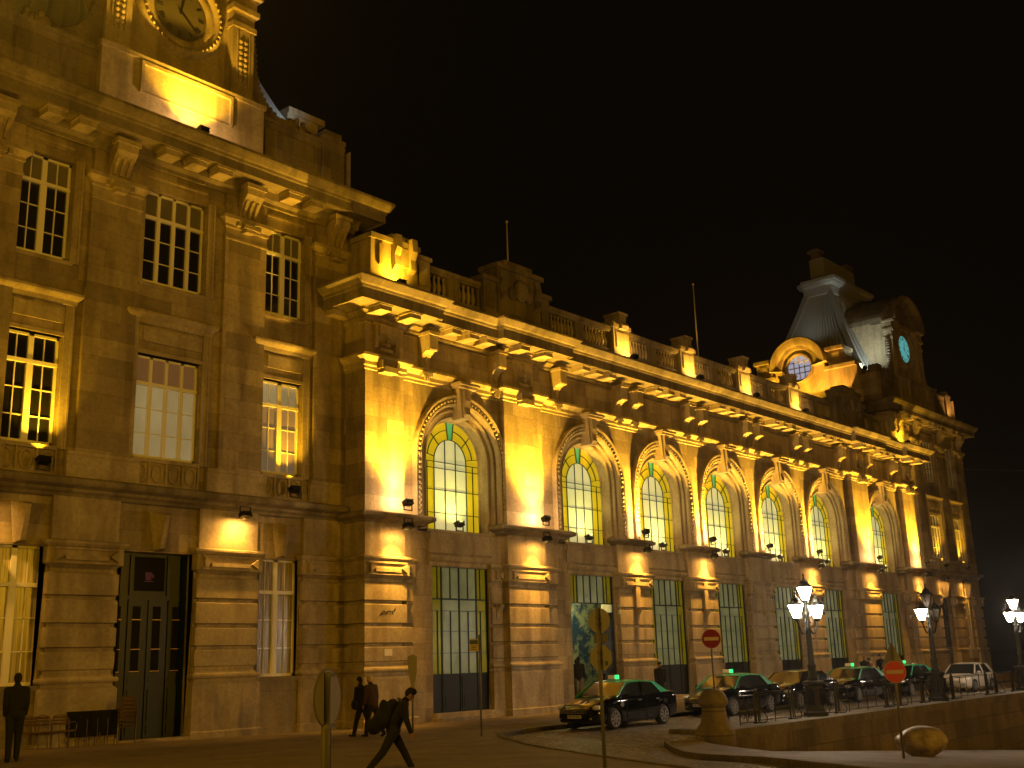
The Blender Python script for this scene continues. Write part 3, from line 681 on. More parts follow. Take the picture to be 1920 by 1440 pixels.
    for a, b in ((-PHW, -5.22), (-3.44, -1.16), (1.16, 3.44), (5.22, PHW)): mb = MB(); mb.sweep([(T(a), PY-.02), (T(b), PY-.02)], [(0, 7.5), (.12, 7.55), (.12, 8.15), (.16, 8.2), (.16, 8.28), (.03, 8.33), (0, 8.34)]); obj('sill_band', mb, M_trim, P)
    # balconettes
    for o, hw, n in ((-4.33+wx, .86, 3), (wx, 1.14, 4), (4.33+wx, .86, 3)):
        mb = MB(); x = T(o); yy = PY-.08
        mb.box(x-hw, x+hw, yy-.05, PY+.3, 8.24, 8.36); mb.box(x-hw, x+hw, yy-.03, PY, 7.52, 7.60); mb.box(x-hw, x+hw, yy+.04, PY+.02, 7.6, 8.24)
        for k in range(n):
            c_ = x-hw+(k+.5)*2*hw/n; r = .17
            mb.tube([(c_+r*math.sin(t), yy, 7.92+.27*math.cos(t)) for t in [2*PI*i/14 for i in range(15)]], .032, 5, False)
            mb.box(c_-hw/n-.03, c_-hw/n+.03, yy-.03, PY, 7.6, 8.24)
        mb.box(x+hw-.05, x+hw, yy-.03, PY, 7.6, 8.24)
        obj('window_balconette', mb, M_trim, P)
    # architraves round windows, hoods and panels
    for o, hw in ((-4.33+wx, .84), (wx, 1.14), (4.33+wx, .84)):
        mb = MB(); x = T(o)
        for (z0, z1) in ((ZM0-.1, 12.55), (ZT0-.1, 17.15)):
            for s_ in (-1, 1):
                a, b = sorted((x+s_*hw, x+s_*(hw+.26))); mb.box(a, b, PY-.07, PY+.03, z0, z1)
                a, b = sorted((x+s_*(hw+.20), x+s_*(hw+.26))); mb.box(a, b, PY-.10, PY+.03, z0, z1)
        mb.sweep([(x-hw-.28, PY), (x-hw-.28, PY-.06), (x+hw+.28, PY-.06), (x+hw+.28, PY)], [(0, 12.55), (.03, 12.58), (.05, 12.70), (.14, 12.78), (.18, 12.84), (.18, 12.92), (.05, 13.0), (-.04, 13.02)])
        mb.box(x-hw+.02, x+hw-.02, PY-.05, PY+.02, 12.0, 12.48); mb.box(x-hw+.14, x+hw-.14, PY-.10, PY-.05, 11.98, 12.42)
        mb.box(x-hw-.05, x+hw+.05, PY-.06, PY+.4, 11.60, 11.72)
        mb.box(x-hw-.1, x+hw+.1, PY-.06, PY+.38, ZT0-.18, ZT0-.05)
        mb.box(x-hw+.05, x+hw-.05, PY-.04, PY+.02, 17.45, 17.52)
        obj('window_surround', mb, M_trim, P)
    # pilasters with capitals and brackets
    for a, b in ((-PHW, -5.35), (-3.2, -1.55), (1.55, 3.2), (5.35, PHW)):
        a, b = T(a), T(b); c_ = (a+b)/2
        mb = MB(); mb.box(a+.001, b-.001, PY-.12, PY+.02, 8.3, 18.0); obj('pilaster', mb, M_wall, P)
        mb = MB(); mb.sweep([(a, PY+.05), (a, PY-.12), (b, PY-.12), (b, PY+.05)], [(.004, 16.1), (.03, 16.12), (.03, 16.2), (.004, 16.22), (.004, 16.5), (.05, 16.54), (.05, 16.64), (.16, 16.76), (.2, 16.80), (.2, 16.92), (0, 16.95)])
        mb.box(c_-.26, c_+.26, PY-.40, PY-.1, 16.56, 16.70); mb.box(c_-.18, c_+.18, PY-.36, PY-.1, 16.44, 16.56); mb.box(c_-.46, c_-.34, PY-.30, PY-.1, 16.6, 16.8); mb.box(c_+.34, c_+.46, PY-.30, PY-.1, 16.6, 16.8)
        obj('capital', mb, M_trim, P)
        mb = MB(); w_ = .34
        mb.prism([(PY-.1, 16.95), (PY-.16, 16.95), (PY-.22, 17.2), (PY-.40, 17.5), (PY-.60, 17.72), (PY-.62, 17.95), (PY-.1, 17.95)], 'x', c_-w_, c_+w_)
        for k in (-1, 0, 1): mb.prism([(PY-.2, 17.0), (PY-.26, 17.02), (PY-.32, 17.25), (PY-.48, 17.5), (PY-.2, 17.5)], 'x', c_+k*.22-.05, c_+k*.22+.05)
        mb.box(c_-w_-.06, c_+w_+.06, PY-.68, PY-.1, 17.95, 18.1)
        obj('frieze_bracket', mb, M_trim, P)
    # cornice
    path = [(x0, 6), (x0, PY-.12), (x1, PY-.12), (x1, 6)]
    mb = MB(); mb.sweep(path, [(0, 17.7), (.05, 17.72), (.05, 17.85), (.16, 17.95), (.18, 18.1), (.20, 18.2), (.26, 18.24), (.84, 18.26), (.84, 18.2), (.88, 18.2), (.88, 18.5), (.92, 18.54), (.94, 18.62), (1.0, 18.66), (1.1, 18.8), (1.14, 18.88), (1.14, 18.98), (.2, 19.12), (-.8, 19.14)])
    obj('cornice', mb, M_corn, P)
    for o in (-4.33, 0, 4.33):
        for k in ((-1, 0, 1) if o == 0 else (-.5, .5)):
            mb = MB(); x = T(o)+k*.98; mb.box(x-.27, x+.27, PY-.86, PY, 17.98, 18.22); mb.box(x-.32, x+.32, PY-.91, PY, 18.16, 18.27); obj('modillion', mb, M_trim, P)
    # attic
    yA = .72
    mb = MB(); mb.box(x0+.1, x1-.1, yA, yA+.8, 19.0, 21.25); mb.box(x0+.04, x1-.04, yA-.06, yA+.8, 21.25, 21.40); mb.box(x0+.04, x1-.04, yA-.06, yA+.8, 19.0, 19.5)
    mb.box(x0+.1, x0+.9, yA+.8, 12.4, 19.0, 21.25); mb.box(x1-.9, x1-.1, yA+.8, 12.4, 19.0, 21.25)
    for a, b in ((-6.9, -5.9), (5.9, 6.9)): mb.box(T(a), T(b), yA-.14, yA, 19.5, 21.40); mb.box(T(a)-.04, T(b)+.04, yA-.18, yA+.6, 21.40, 21.58); mb.box(T(a)+.1, T(b)-.1, yA-.08, yA+.6, 21.58, 21.86)
    for a, b in ((-5.7, -3.3), (3.3, 5.7)): mb.box(T(a), T(b), yA-.05, yA, 19.65, 20.95)
    obj('attic_wall', mb, M_attic, P)
    mb = MB(); yc = yA-.22; mb.box(T(-3.1), T(3.1), yc, yA+.02, 19.05, 21.45); mb.box(T(-3.16), T(3.16), yc-.07, yA+.02, 21.45, 21.61)
    mb.box(T(-3.16), T(3.16), yc-.06, yA, 19.05, 19.55)
    mb.box(T(-1.65), T(1.65), yc-.10, yc, 21.30, 21.42); mb.box(T(-1.75), T(-1.65), yc-.1, yc, 20.35, 21.42); mb.box(T(1.65), T(1.75), yc-.1, yc, 20.35, 21.42); mb.box(T(-1.75), T(1.75), yc-.05, yc, 20.3, 20.35)
    obj('attic_panel', mb, M_trim, P)
    # clock dormer
    yk = 1.22; zc = 24.30
    clk = MB(); clk.box(T(-2.3), T(2.3), yk, yk+3.6, 21.2, 26.3)
    cd_ = obj('clock_dormer', clk, M_trim, P)
    mb = MB(); mb.smooth = True
    mb.lathe([(1.02, 0), (1.06, -.10), (1.22, -.16), (1.28, -.12), (1.36, -.12), (1.40, -.24), (1.58, -.26), (1.66, -.16), (1.72, 0)], (T(0), yk, zc), 48, 'y')
    mb2 = MB(); mb2.smooth = True
    for k in range(44): a = 2*PI*k/44; mb2.sphere((T(0)+1.49*math.cos(a), yk-.27, zc+1.49*math.sin(a)), .07, .05, .07, 6, 4)
    fixring = MB(); n = 48; prof = [(1.02, -.02), (1.06, -.10), (1.22, -.16), (1.28, -.12), (1.36, -.12), (1.40, -.24), (1.58, -.26), (1.66, -.16), (1.72, .05)]
    vs = []; fs = []
    for i in range(n):
        for r, yy in prof: vs.append((T(0)+r*math.cos(2*PI*i/n), yk+yy, zc+r*math.sin(2*PI*i/n)))
    k_ = len(prof)
    for i in range(n):
        for j in range(k_-1): fs.append((i*k_+j, ((i+1) % n)*k_+j, ((i+1) % n)*k_+j+1, i*k_+j+1))
    fixring.smooth = True; fixring.add(vs, fs); fixring.add(mb2.v, mb2.f); obj('clock_ring', fixring, M_trim, P)
    face = MB(); face.lathe([(1.03, -.03), (1.03, -.05)], (T(0), yk, zc), 40, 'y')
    Mf = mat('clock_dial_cream', (.12, .11, .07), .5) if main else mat('clock_dial_lit_cyan', (.2, .4, .4), .5, emit=(.10, .42, .42), es=.75)
    fo = obj('clock_dial', face, Mf, P)
    # numerals as roman strokes, hands
    mb = MB(); rom = ['XII', 'I', 'II', 'III', 'IIII', 'V', 'VI', 'VII', 'VIII', 'IX', 'X', 'XI']
    cO = Vector((T(0), yk-.055, zc))
    def stroke(p, q, w):
        a, b = Vector(p), Vector(q); d = b-a; L = d.length; d.normalize(); mb.obox((a+b)/2, d, Vector((0, 1, 0)), d.cross(Vector((0, 1, 0))), L/2, .006, w)
    for h in range(12):
        a = math.radians(90-30*h); rad = Vector((math.cos(a), 0, math.sin(a))); tg = Vector((math.sin(a), 0, -math.cos(a)))
        s_ = rom[h]; wid = {'I': .05, 'V': .1, 'X': .1}; tot = sum(wid[c] for c in s_); x = -tot/2
        for ch in s_:
            m_ = x+wid[ch]/2; x += wid[ch]
            b0, b1 = .70, .92
            if ch == 'I': stroke(cO+rad*b0+tg*m_, cO+rad*b1+tg*m_, .012)
            elif ch == 'V': stroke(cO+rad*b1+tg*(m_-.04), cO+rad*b0+tg*m_, .012); stroke(cO+rad*b1+tg*(m_+.04), cO+rad*b0+tg*m_, .008)
            else: stroke(cO+rad*b1+tg*(m_-.04), cO+rad*b0+tg*(m_+.04), .012); stroke(cO+rad*b1+tg*(m_+.04), cO+rad*b0+tg*(m_-.04), .008)
    for k in range(60): a = 2*PI*k/60; rad = Vector((math.cos(a), 0, math.sin(a))); stroke(cO+rad*.95, cO+rad*.99, .006)
    obj('clock_numerals', mb, mat('clock_black', (.02, .018, .012), .5), fo)
    mb = MB(); cO = cO+Vector((0, -.03, 0))
    a = math.radians(90-30*.38-0); stroke(cO-Vector((math.cos(a), 0, math.sin(a)))*.1, cO+Vector((math.cos(a), 0, math.sin(a)))*.55, .03)
    a = math.radians(90-6*22); stroke(cO-Vector((math.cos(a), 0, math.sin(a)))*.15, cO+Vector((math.cos(a), 0, math.sin(a)))*.88, .02)
    mb.lathe([(.06, -.012), (.06, .02)], cO, 12, 'y'); obj('clock_hands', mb, mat('clock_black'), fo)
    for s_ in (-1, 1):
        mb = MB(); a, b = sorted((T(s_*1.95), T(s_*2.85))); mb.box(a, b, yk-.35, yk+.3, 21.4, 25.2); mb.box(a-.06, b+.06, yk-.42, yk+.3, 21.4, 21.9)
        mb.box(a-.06, b+.06, yk-.42, yk+.3, 24.55, 24.75); mb.box(a-.12, b+.12, yk-.5, yk+.3, 25.2, 25.4); mb.box(a-.05, b+.05, yk-.4, yk+.3, 25.4, 25.9); mb.box(a-.2, b+.2, yk-.6, yk+.3, 25.9, 26.05)
        c_ = (a+b)/2; mb.smooth = True
        for k in range(8):
            for q in (-1, 1): mb.sphere((c_+q*.1, yk-.37, 22.5+k*.22), .1, .06, .1, 6, 4)
        mb.smooth = False; mb.box(c_-.27, c_-.22, yk-.38, yk-.3, 22.2, 24.4); mb.box(c_+.22, c_+.27, yk-.38, yk-.3, 22.2, 24.4)
        obj('dormer_pilaster', mb, M_trim, P)
        # scroll buttress
        pts = [(2.85, 21.3), (2.75, 24.6), (2.95, 24.5), (3.05, 23.9), (3.1, 23.2), (3.25, 22.6), (3.6, 22.1), (4.15, 21.75), (4.7, 21.75), (4.85, 21.3)]
        mb = MB(); mb.prism([(T(s_*a_), z) for a_, z in pts], 'y', yk-.2, yk+.2); mb.smooth = True
        for i in range(1, len(pts)-2):
            (xa, za), (xb, zb) = pts[i], pts[i+1]; L = math.hypot(xb-xa, zb-za)
            for k in range(max(1, int(L/.18))): t = k/max(1, int(L/.18)); mb.sphere((T(s_*(xa+(xb-xa)*t)), yk-.05, za+(zb-za)*t), .12, .2, .12, 6, 4)
        mb.sphere((T(s_*4.75), yk-.1, 21.65), .32, .25, .34, 10, 6)
        random.seed(3)
        for k in range(16): mb.sphere((T(s_*(5.0+random.uniform(-.35, .45))), yk+random.uniform(-.3, .1), 21.6+random.uniform(-.2, .35)), .12, .1, .13, 6, 4)
        obj('scroll_buttress', mb, M_attic, P)
    # segmental hood over the clock
    mb = MB(); n = 20; vs = []
    prof = [(2.0, 0), (2.05, -.35), (2.3, -.45), (2.45, -.75), (2.7, -.8), (2.72, 0), (2.72, 3.4)]
    for i in range(n+1):
        a = PI*i/n
        for r, yy in prof: vs.append((T(0)-1.07*r*math.cos(a), yk+yy, 26.0+(r*.88)*math.sin(a)))
    k_ = len(prof); mb.smooth = False
    mb.add(vs, [(i*k_+j, (i+1)*k_+j, (i+1)*k_+j+1, i*k_+j+1) for i in range(n) for j in range(k_-1)])
    pp = [(T(0)-2.4*math.cos(PI*i/n), 26.0+1.7*math.sin(PI*i/n)) for i in range(n+1)]; mb.prism(pp, 'y', yk+.03, yk+1.4)
    obj('dormer_hood', mb, M_attic, P)
    # mansard roof: flared four-sided, with ribs
    bx0, bx1, by0, by1, zb = x0+.8, x1-.8, 1.4, 11.4, 20.9
    tx0, tx1, ty0, ty1, zt = T(-3.0), T(3.0), 5.2, 7.2, 29.2
    mb = MB(); lev = []
    for k in range(9):
        t = k/8; f = t**.72
        lev.append([(bx0+(tx0-bx0)*f, by0+(ty0-by0)*f, zb+(zt-zb)*t), (bx1+(tx1-bx1)*f, by0+(ty0-by0)*f, zb+(zt-zb)*t), (bx1+(tx1-bx1)*f, by1+(ty1-by1)*f, zb+(zt-zb)*t), (bx0+(tx0-bx0)*f, by1+(ty1-by1)*f, zb+(zt-zb)*t)])
    for k in range(8):
        for j in range(4): mb.add([lev[k][j], lev[k][(j+1) % 4], lev[k+1][(j+1) % 4], lev[k+1][j]], [(0, 1, 2, 3)])
    for j in range(4):
        p0, p1 = [Vector(lev[k][j]) for k in range(9)], [Vector(lev[k][(j+1) % 4]) for k in range(9)]
        nrib = 18
        for i in range(1, nrib):
            t = i/nrib; pts = [p0[k].lerp(p1[k], t) for k in range(9)]
            mb.tube(pts, .085, 4)
        mb.tube(p0, .30, 4)
    obj('mansard_roof', mb, M_zinc, P)
    mb = MB(); cpath = [(tx0-.1, ty1+.1), (tx0-.1, ty0-.1), (tx1+.1, ty0-.1), (tx1+.1, ty1+.1), (tx0-.1, ty1+.1)]
    mb.sweep(cpath, [(0, 29.10), (.1, 29.20), (.1, 29.80), (.45, 29.90), (.5, 30.05), (.6, 30.10), (.6, 30.35), (0, 30.45), (-1.0, 30.50)])
    mb.box(tx0, tx1, ty0, ty1, 29.20, 30.48); mb.box(tx0+.2, tx1-.2, ty0+.4, ty1-.4, 30.48, 32.30)
    obj('roof_crown', mb, M_zinc, P)
    for xx in (T(-2.1*sg*-1*-1), T(3.2*sg*-1*-1)):
        mb = MB(); mb.box(xx-.3, xx+.3, 6.2, 6.8, 30.2, 32.9); mb.box(xx-.5, xx+.5, 6.0, 7.0, 32.9, 33.15); mb.box(xx-.34, xx+.34, 6.15, 6.85, 33.15, 33.3); mb.box(xx-.36, xx+.36, 6.1, 6.9, 30.3, 31.4); obj('chimney', mb, M_attic, P)
    # oculus dormer on the side facing the middle wing
    xs_ = T(-PHW*sg*-1) if False else cx-sg*PHW
    def sd(y_, out): return (xs_-sg*out, y_)
    yo, zo = 6.3, 22.55
    mb = MB(); a, b = sorted((xs_-sg*.25, xs_+sg*1.5)); mb.box(a, b, yo-2.0, yo+2.0, 19.5, zo); 
    n = 24; pp = [(yo-2.0*math.cos(PI*i/n), zo+2.0*math.sin(PI*i/n)) for i in range(n+1)]; mb.prism(pp, 'x', a, b)
    a2, b2 = sorted((xs_-sg*.3, xs_+sg*1.2)); 
    for q in (-1, 1):
        y0_, y1_ = sorted((yo+q*2.0, yo+q*4.4)); mb.box(a2, b2, y0_, y1_, 19.5, 21.9); c0, c1 = sorted((xs_-sg*.6, xs_+sg*1.2)); mb.box(c0, c1, y0_, y1_+(.15 if q > 0 else 0), 21.9, 22.15)
        y0_, y1_ = sorted((yo+q*2.3, yo+q*3.5)); mb.box(a2, b2, y0_, y1_, 22.15, 23.3); mb.box(c0, c1, y0_-.1, y1_+.1, 23.3, 23.55); d0, d1 = sorted((xs_-sg*.38, xs_)); mb.box(d0, d1, y0_+.3, y1_-.3, 22.35, 23.1)
    obj('oculus_dormer', mb, M_trim, P)
    mb = MB(); prof = [(.88, -.20), (.92, -.34), (1.05, -.42), (1.12, -.36), (1.32, -.34), (1.38, -.50), (1.62, -.58), (1.70, -.66), (1.9, -.74), (2.2, -.8), (2.28, -.7), (2.28, .0)]; vs = []; n = 48
    for i in range(n):
        for r, o_ in prof:
            a = 2*PI*i/n; rr = r if (math.sin(a) > -.12 or r < 1.2) else min(r, 1.2)
            vs.append((xs_+sg*o_, yo+rr*math.cos(a), zo+rr*math.sin(a)))
    k_ = len(prof); mb.smooth = False
    mb.add(vs, [(i*k_+j, ((i+1) % n)*k_+j, ((i+1) % n)*k_+j+1, i*k_+j+1) for i in range(n) for j in range(k_-1)]); obj('oculus_surround', mb, M_trim, P)
    mb = MB(); mb.lathe([(.9, 0), (.9, .04)], (xs_-sg*.27, yo, zo), 32, 'x')
    og = obj('oculus_window', mb, mat('oculus_lit_glass', (.2, .2, .25), .2, emit=(.55, .55, .70), es=.6) if not main else M_dark, P)
    mb = MB(); xx = xs_-sg*.30
    for k in (-1, 0, 1):
        d = k*.42; h = math.sqrt(max(0, .88**2-d*d)); t = .035; mb.box(min(xx, xx+.04), max(xx, xx+.04), yo+d-t, yo+d+t, zo-h, zo+h); mb.box(min(xx, xx+.045), max(xx, xx+.045), yo-h, yo+h, zo+d-t, zo+d+t)
    obj('oculus_bars', mb, M_white, og)
    # solid core under the roof so the attic is closed
    mb = MB(); mb.box(x0+.9, x1-.9, 1.0, 12.0, 19.2, 20.95); obj('roof_base', mb, M_attic, P)
pavilion(-1); pavilion(1)
# rear mass of the middle wing roof
mb = MB(); mb.box(-XE, XE, .2, 12, 15.3, 15.6); obj('wing_roof', mb, M_zinc, ST)
mb = MB(); mb.box(20.9, 21.6, .5, .9, 15.6, 16.2); mb.lathe([(.26, 0), (.26, -.03)], (21.25, .48, 15.9), 20, 'y'); 
# air conditioner on the attic side
mb = MB(); mb.box(23.2, 23.9, 1.6, 2.7, 19.0, 19.9); ac = obj('air_conditioner', mb, mat('ac_white', (.55, .5, .4), .5), ST)
mb = MB(); mb.lathe([(.32, 0), (.32, -.03), (.05, -.05)], (23.18, 2.1, 19.45), 24, 'x'); obj('fan_grille', mb, M_iron, ac)

# drain pipe and box on the right pavilion
mb = MB(); mb.tube([(34.6, .1, 6.3), (34.6, .1, 1.9)], .07, 8); mb.tube([(35.1, .1, 5.5), (35.1, .1, 1.9)], .05, 8); obj('downpipe', mb, mat('pale_pipe', (.5, .45, .35), .5), ST)
mb = MB(); mb.box(34.2, 35.4, -.05, .25, 1.3, 1.95); obj('cable_box', mb, mat('pale_pipe'), ST)

# ------------------------------------------------------------------ floodlights fixed to the station
def flood_mb():
    b = MB(); d = Vector((0, -.62, .78)).normalized()  # tilt
    ax, az = Vector((1, 0, 0)), Vector((0, .35, 1)).normalized(); ay = az.cross(ax)
    b.obox((0, 0, .26), ax, ay, az, .17, .12, .07); b.obox((0, 0.02, .34), ax, ay, az, .19, .14, .012)
    for s_ in (-1, 1): b.box(s_*.19-.015, s_*.19+.015, -.02, .02, 0, .28)
    b.box(-.19, .19, -.03, .03, 0, .03); return b
fl0 = obj('floodlight', flood_mb(), M_iron, ST, (0, -50, -30))
def flood(x, y, z, up, power, tgt, size=115, col=SODIUM, off=(0, 0, 0), rot=0, blend=1.0, shape=True, mid=0, wide=0, wdir=(-.1, .9, .8)):
    if shape:
        o = put(fl0, (x, y, z), rot, ST)
        if not up: o.rotation_euler = (PI, 0, rot)
    L0 = (x+off[0], y+off[1], z+(.36 if up else -.36)+off[2])
    if power: spot('floodlight_beam', L0, tgt, power, col, size, blend)
    if mid: spot('floodlight_glow', L0, tgt, mid, (col[0], col[1]*1.03, max(col[2], .07)), 112, 1.0)
    if wide and not up: spot('floodlight_spill', L0, (L0[0]-.1, L0[1]+.9, L0[2]-.8), wide, (col[0], col[1]*1.05, max(col[2], .10)), 168, 1.0)
    if wide and up: point('floodlight_spill', (L0[0], L0[1], L0[2]+(.03 if up else -.03)), wide*.5, (col[0], col[1]*1.12, max(col[2], .22)), .07)
UP, DN = 15500, 2300
piers = [(-23.55, PF), (-16.0, PF), (-1.5*Sx, WF), (-.5*Sx, WF), (.5*Sx, WF), (1.5*Sx, WF), (16.0, PF), (23.6, PF)]
for i, (x, y) in enumerate(piers):
    big = y == PF; yl = y-.66
    p = UP if big else UP*.85
    flood(x+.35, yl, 7.30, True, p, (x, y+.25, 12.5), 88, mid=3400 if big else 2200, wide=700 if big else 560, col=SODIUM if big else (1, .50, .03))
    if i not in (4,): flood(x+.30, yl-.06, 7.03, False, DN, (x, y+.35, 3.6), 80, SODIUM2, (0, .0, 0), wide=330)
for i, cx in enumerate(BAYS): flood(cx+.05, -.36, 6.93, True, 330, (cx, .05, 8.3), 158, (1, .84, .25), (0, -.14, 0))
# parapet pedestal lights on the cornice
for x in (-1.5*Sx, -.5*Sx, .5*Sx, 1.5*Sx): flood(x+.15, -1.25, 15.42, True, 520, (x, -.5, 17.0), 140, wide=150)
flood(-23.35, -1.35, 15.4, True, 1100, (-23.4, -.6, 17.0), 150); flood(23.35, -1.35, 15.4, True, 900, (23.4, -.6, 17.0), 150)
# pavilion lights
flood(-PAVX+.15, -.30, 19.05, True, 6500, (-PAVX+.1, 1.1, 25.0), 105, wide=420)
flood(-PAVX+4.35, PY-.42, 7.58, True, 2000, (-PAVX+4.33, .75, 12.6), 70)
flood(-PAVX-4.25, PY-.42, 7.58, True, 2200, (-PAVX-4.33, .75, 12.6), 80)
flood(-PAVX+2.3, PY-.60, 7.10, False, 600, (-PAVX+2.1, PY, 5.2), 110, SODIUM2, wide=330)
flood(-PAVX-5.9, PY-.60, 7.10, False, 600, (-PAVX-5.9, PY, 5.2), 110, SODIUM2, wide=330)
for o in (0, 4.33): flood(PAVX+o, PY-.42, 7.58, True, 1700, (PAVX+o, .7, 12.4), 80)
for o in (-.9, 3.2): flood(PAVX+o+.2, PY-.60, 7.1, False, 1300, (PAVX+o, PY, 4.0), 70, SODIUM2, wide=150)
flood(PAVX+6.1, -.30, 19.1, True, 700, (PAVX+6.3, .2, 21), 110, (1, .45, .10))
# oculus dormer lights (orange and yellow) from the wing roof
flood(22.6, 3.6, 17.6, True, 6500, (24.4, 4.6, 21.5), 130, (1, .42, .05)); flood(22.3, 7.6, 17.6, True, 6500, (24.2, 7.4, 22.5), 130, SODIUM)
# white light on the mansard hip
flood(26.95, 1.6, 21.25, True, 1500, (27.4, 3.6, 26.0), 130, (.92, 1.0, .85)); flood(25.0, 6.3, 24.55, True, 180, (27.0, 6.3, 30), 140, (.95, 1.0, .85)); flood(24.7, 1.6, 21.45, True, 160, (26.9, 6.0, 26.5), 120, (.95, 1.0, .85)); flood(-25.8, 1.3, 21.4, True, 300, (-27, 3.6, 25.0), 110, (.75, .9, 1.0))
bpy.data.objects.remove(fl0)

# ================================================================== street furniture
M_lampg = mat('lit_lantern_glass', (.9, .85, .75), .4, emit=(1, .80, .60), es=130)
M_lamplow = mat('unlit_lantern_glass', (.10, .09, .08), .2)
def lantern(parent, x, y, z, lit, s_=1.0):
    g = MB(); g.lathe([(.10*s_, 0), (.235*s_, .40*s_)], (x, y, z), 6); gl = obj('lantern_glass', g, M_lampg if lit else M_lamplow, parent)
    f = MB(); f.lathe([(.05*s_, -.10*s_), (.11*s_, -.04*s_), (.115*s_, .0)], (x, y, z), 8); f.lathe([(.26*s_, .402*s_), (.27*s_, .44*s_), (.16*s_, .52*s_), (.13*s_, .60*s_), (.05*s_, .66*s_), (.02*s_, .74*s_), (.035*s_, .78*s_), (.005, .86*s_)], (x, y, z), 8)
    for k in range(6):
        a = 2*PI*k/6; f.tube([(x+.104*s_*math.cos(a), y+.104*s_*math.sin(a), z), (x+.24*s_*math.cos(a), y+.24*s_*math.sin(a), z+.40*s_)], .009, 4)
    obj('lantern_frame', f, M_iron, parent)
def street_lamp(x, y, lits, label, rot=0):
    t = thing('street_lamp', label, 'street lamp', (x, y, .12), rot, 'cast iron lamps along the taxi rank railing')
    b = MB(); b.lathe([(.40, 0), (.40, .12), (.33, .16), (.31, .22), (.29, .30), (.29, .92), (.33, .95), (.36, 1.0), (.36, 1.06), (.22, 1.10)], n=8); b.box(-.14, .14, -.31, .31, .35, .85); b.box(-.31, .31, -.14, .14, .35, .85); obj('base', b, M_iron, t)
    p = MB(); p.smooth = True; p.lathe([(.15, 1.08), (.17, 1.16), (.12, 1.22), (.13, 1.5), (.15, 1.55), (.11, 1.6), (.10, 1.9), (.085, 2.6), (.10, 2.66), (.10, 2.74), (.07, 2.8), (.075, 3.1), (.13, 3.18), (.08, 3.26), (.05, 3.4), (.09, 3.5), (.05, 3.55)], n=12); obj('post', p, M_iron, t)
    for s_ in (-1, 1):
        a = MB(); pts = []
        for k in range(15):
            u = k/14; pts.append((s_*(.08+.62*u), 0, 2.78-.22*math.sin(PI*u)*1.4+.16*u))
        a.tube(pts, .03, 6); a.tube([(s_*(.25+.12*math.cos(q)), 0, 3.0+.12*math.sin(q)) for q in [2*PI*i/12 for i in range(11)]], .018, 5)
        obj('arm', a, M_iron, t)
    lantern(t, 0, 0, 3.60, lits[1]); lantern(t, -.71, 0, 3.03, lits[0]); lantern(t, .71, 0, 3.03, lits[2])
    return t
for i, x in enumerate((-16.15, -5.9, 4.4)):
    street_lamp(x, -12.6, [(1, 1, 1), (1, 0, 0), (1, 1, 1)][i], ['nearest black lamp post with three blazing lanterns, in front of the third car', 'black iron lamp post with only its left lantern lit, in front of the right pavilion', 'farthest of the three black lamp posts, its three lanterns blazing, right of the station'][i])
def scroll_panel(parent, x0, x1):
    b = MB(); y = 0
    for x in (x0, x1): b.tube([(x, 0, 0), (x, 0, .86)], .02, 6)
    for z in (.06, .80): b.tube([(x0, 0, z), (x1, 0, z)], .014, 4)
    cx = (x0+x1)/2; w = (x1-x0)/2
    for s_ in (-1, 1):
        for zc_, r in ((.24, .13), (.55, .16)):
            b.tube([(cx+s_*w*.48+r*math.cos(q)*(1-q/12), 0, zc_+r*math.sin(q)*(1-q/12)) for q in [i*.5 for i in range(20)]], .010, 4)
        b.tube([(cx, 0, .08), (cx+s_*.10, 0, .3), (cx+s_*.03, 0, .5), (cx+s_*.12, 0, .78)], .011, 4)
    return obj('scroll_panel', b, M_iron, parent)
RL = thing('iron_railing', 'black wrought iron railing with scroll panels along the top of the granite wall', 'railing', (0, -12.6, .12))
def plain_panel(x0, x1):
    b = MB(); n = max(2, int((x1-x0)/.62))
    for z in (.08, .80): b.tube([(x0, 0, z), (x1, 0, z)], .014, 4)
    b.box(x0, x1, -.03, .03, .84, .87)
    for k in range(n+1): x = x0+(x1-x0)*k/n; b.tube([(x, 0, 0 if k % 2 else .08), (x, 0, .85)], .014, 4)
    return obj('rail_panel', b, M_iron, RL)
def rpost(x):
    b = MB(); 
    for dx in (-.07, .07): b.tube([(x+dx, 0, 0), (x+dx, 0, .88)], .026, 6)
    b.tube([(x, -.02, .0), (x, -.30, .05), (x, -.32, .2), (x, -.03, .55)], .016, 5); b.box(x-.13, x+.13, -.07, .07, 0, .05); b.sphere((x, 0, .92), .05); obj('rail_post', b, M_iron, RL)
for x0 in (-20.85, -10.6, -.3, 10.0, 20.3):
    L = x0
    # lamp sits at L+4.7
    scroll_panel(RL, L, L+.85); rpost(L+1.0); plain_panel(L+1.15, L+3.0); rpost(L+3.12); scroll_panel(RL, L+3.3, L+4.15)
    scroll_panel(RL, L+5.25, L+6.1); rpost(L+6.25); plain_panel(L+6.4, L+10.0 if True else 0); rpost(L+10.1)

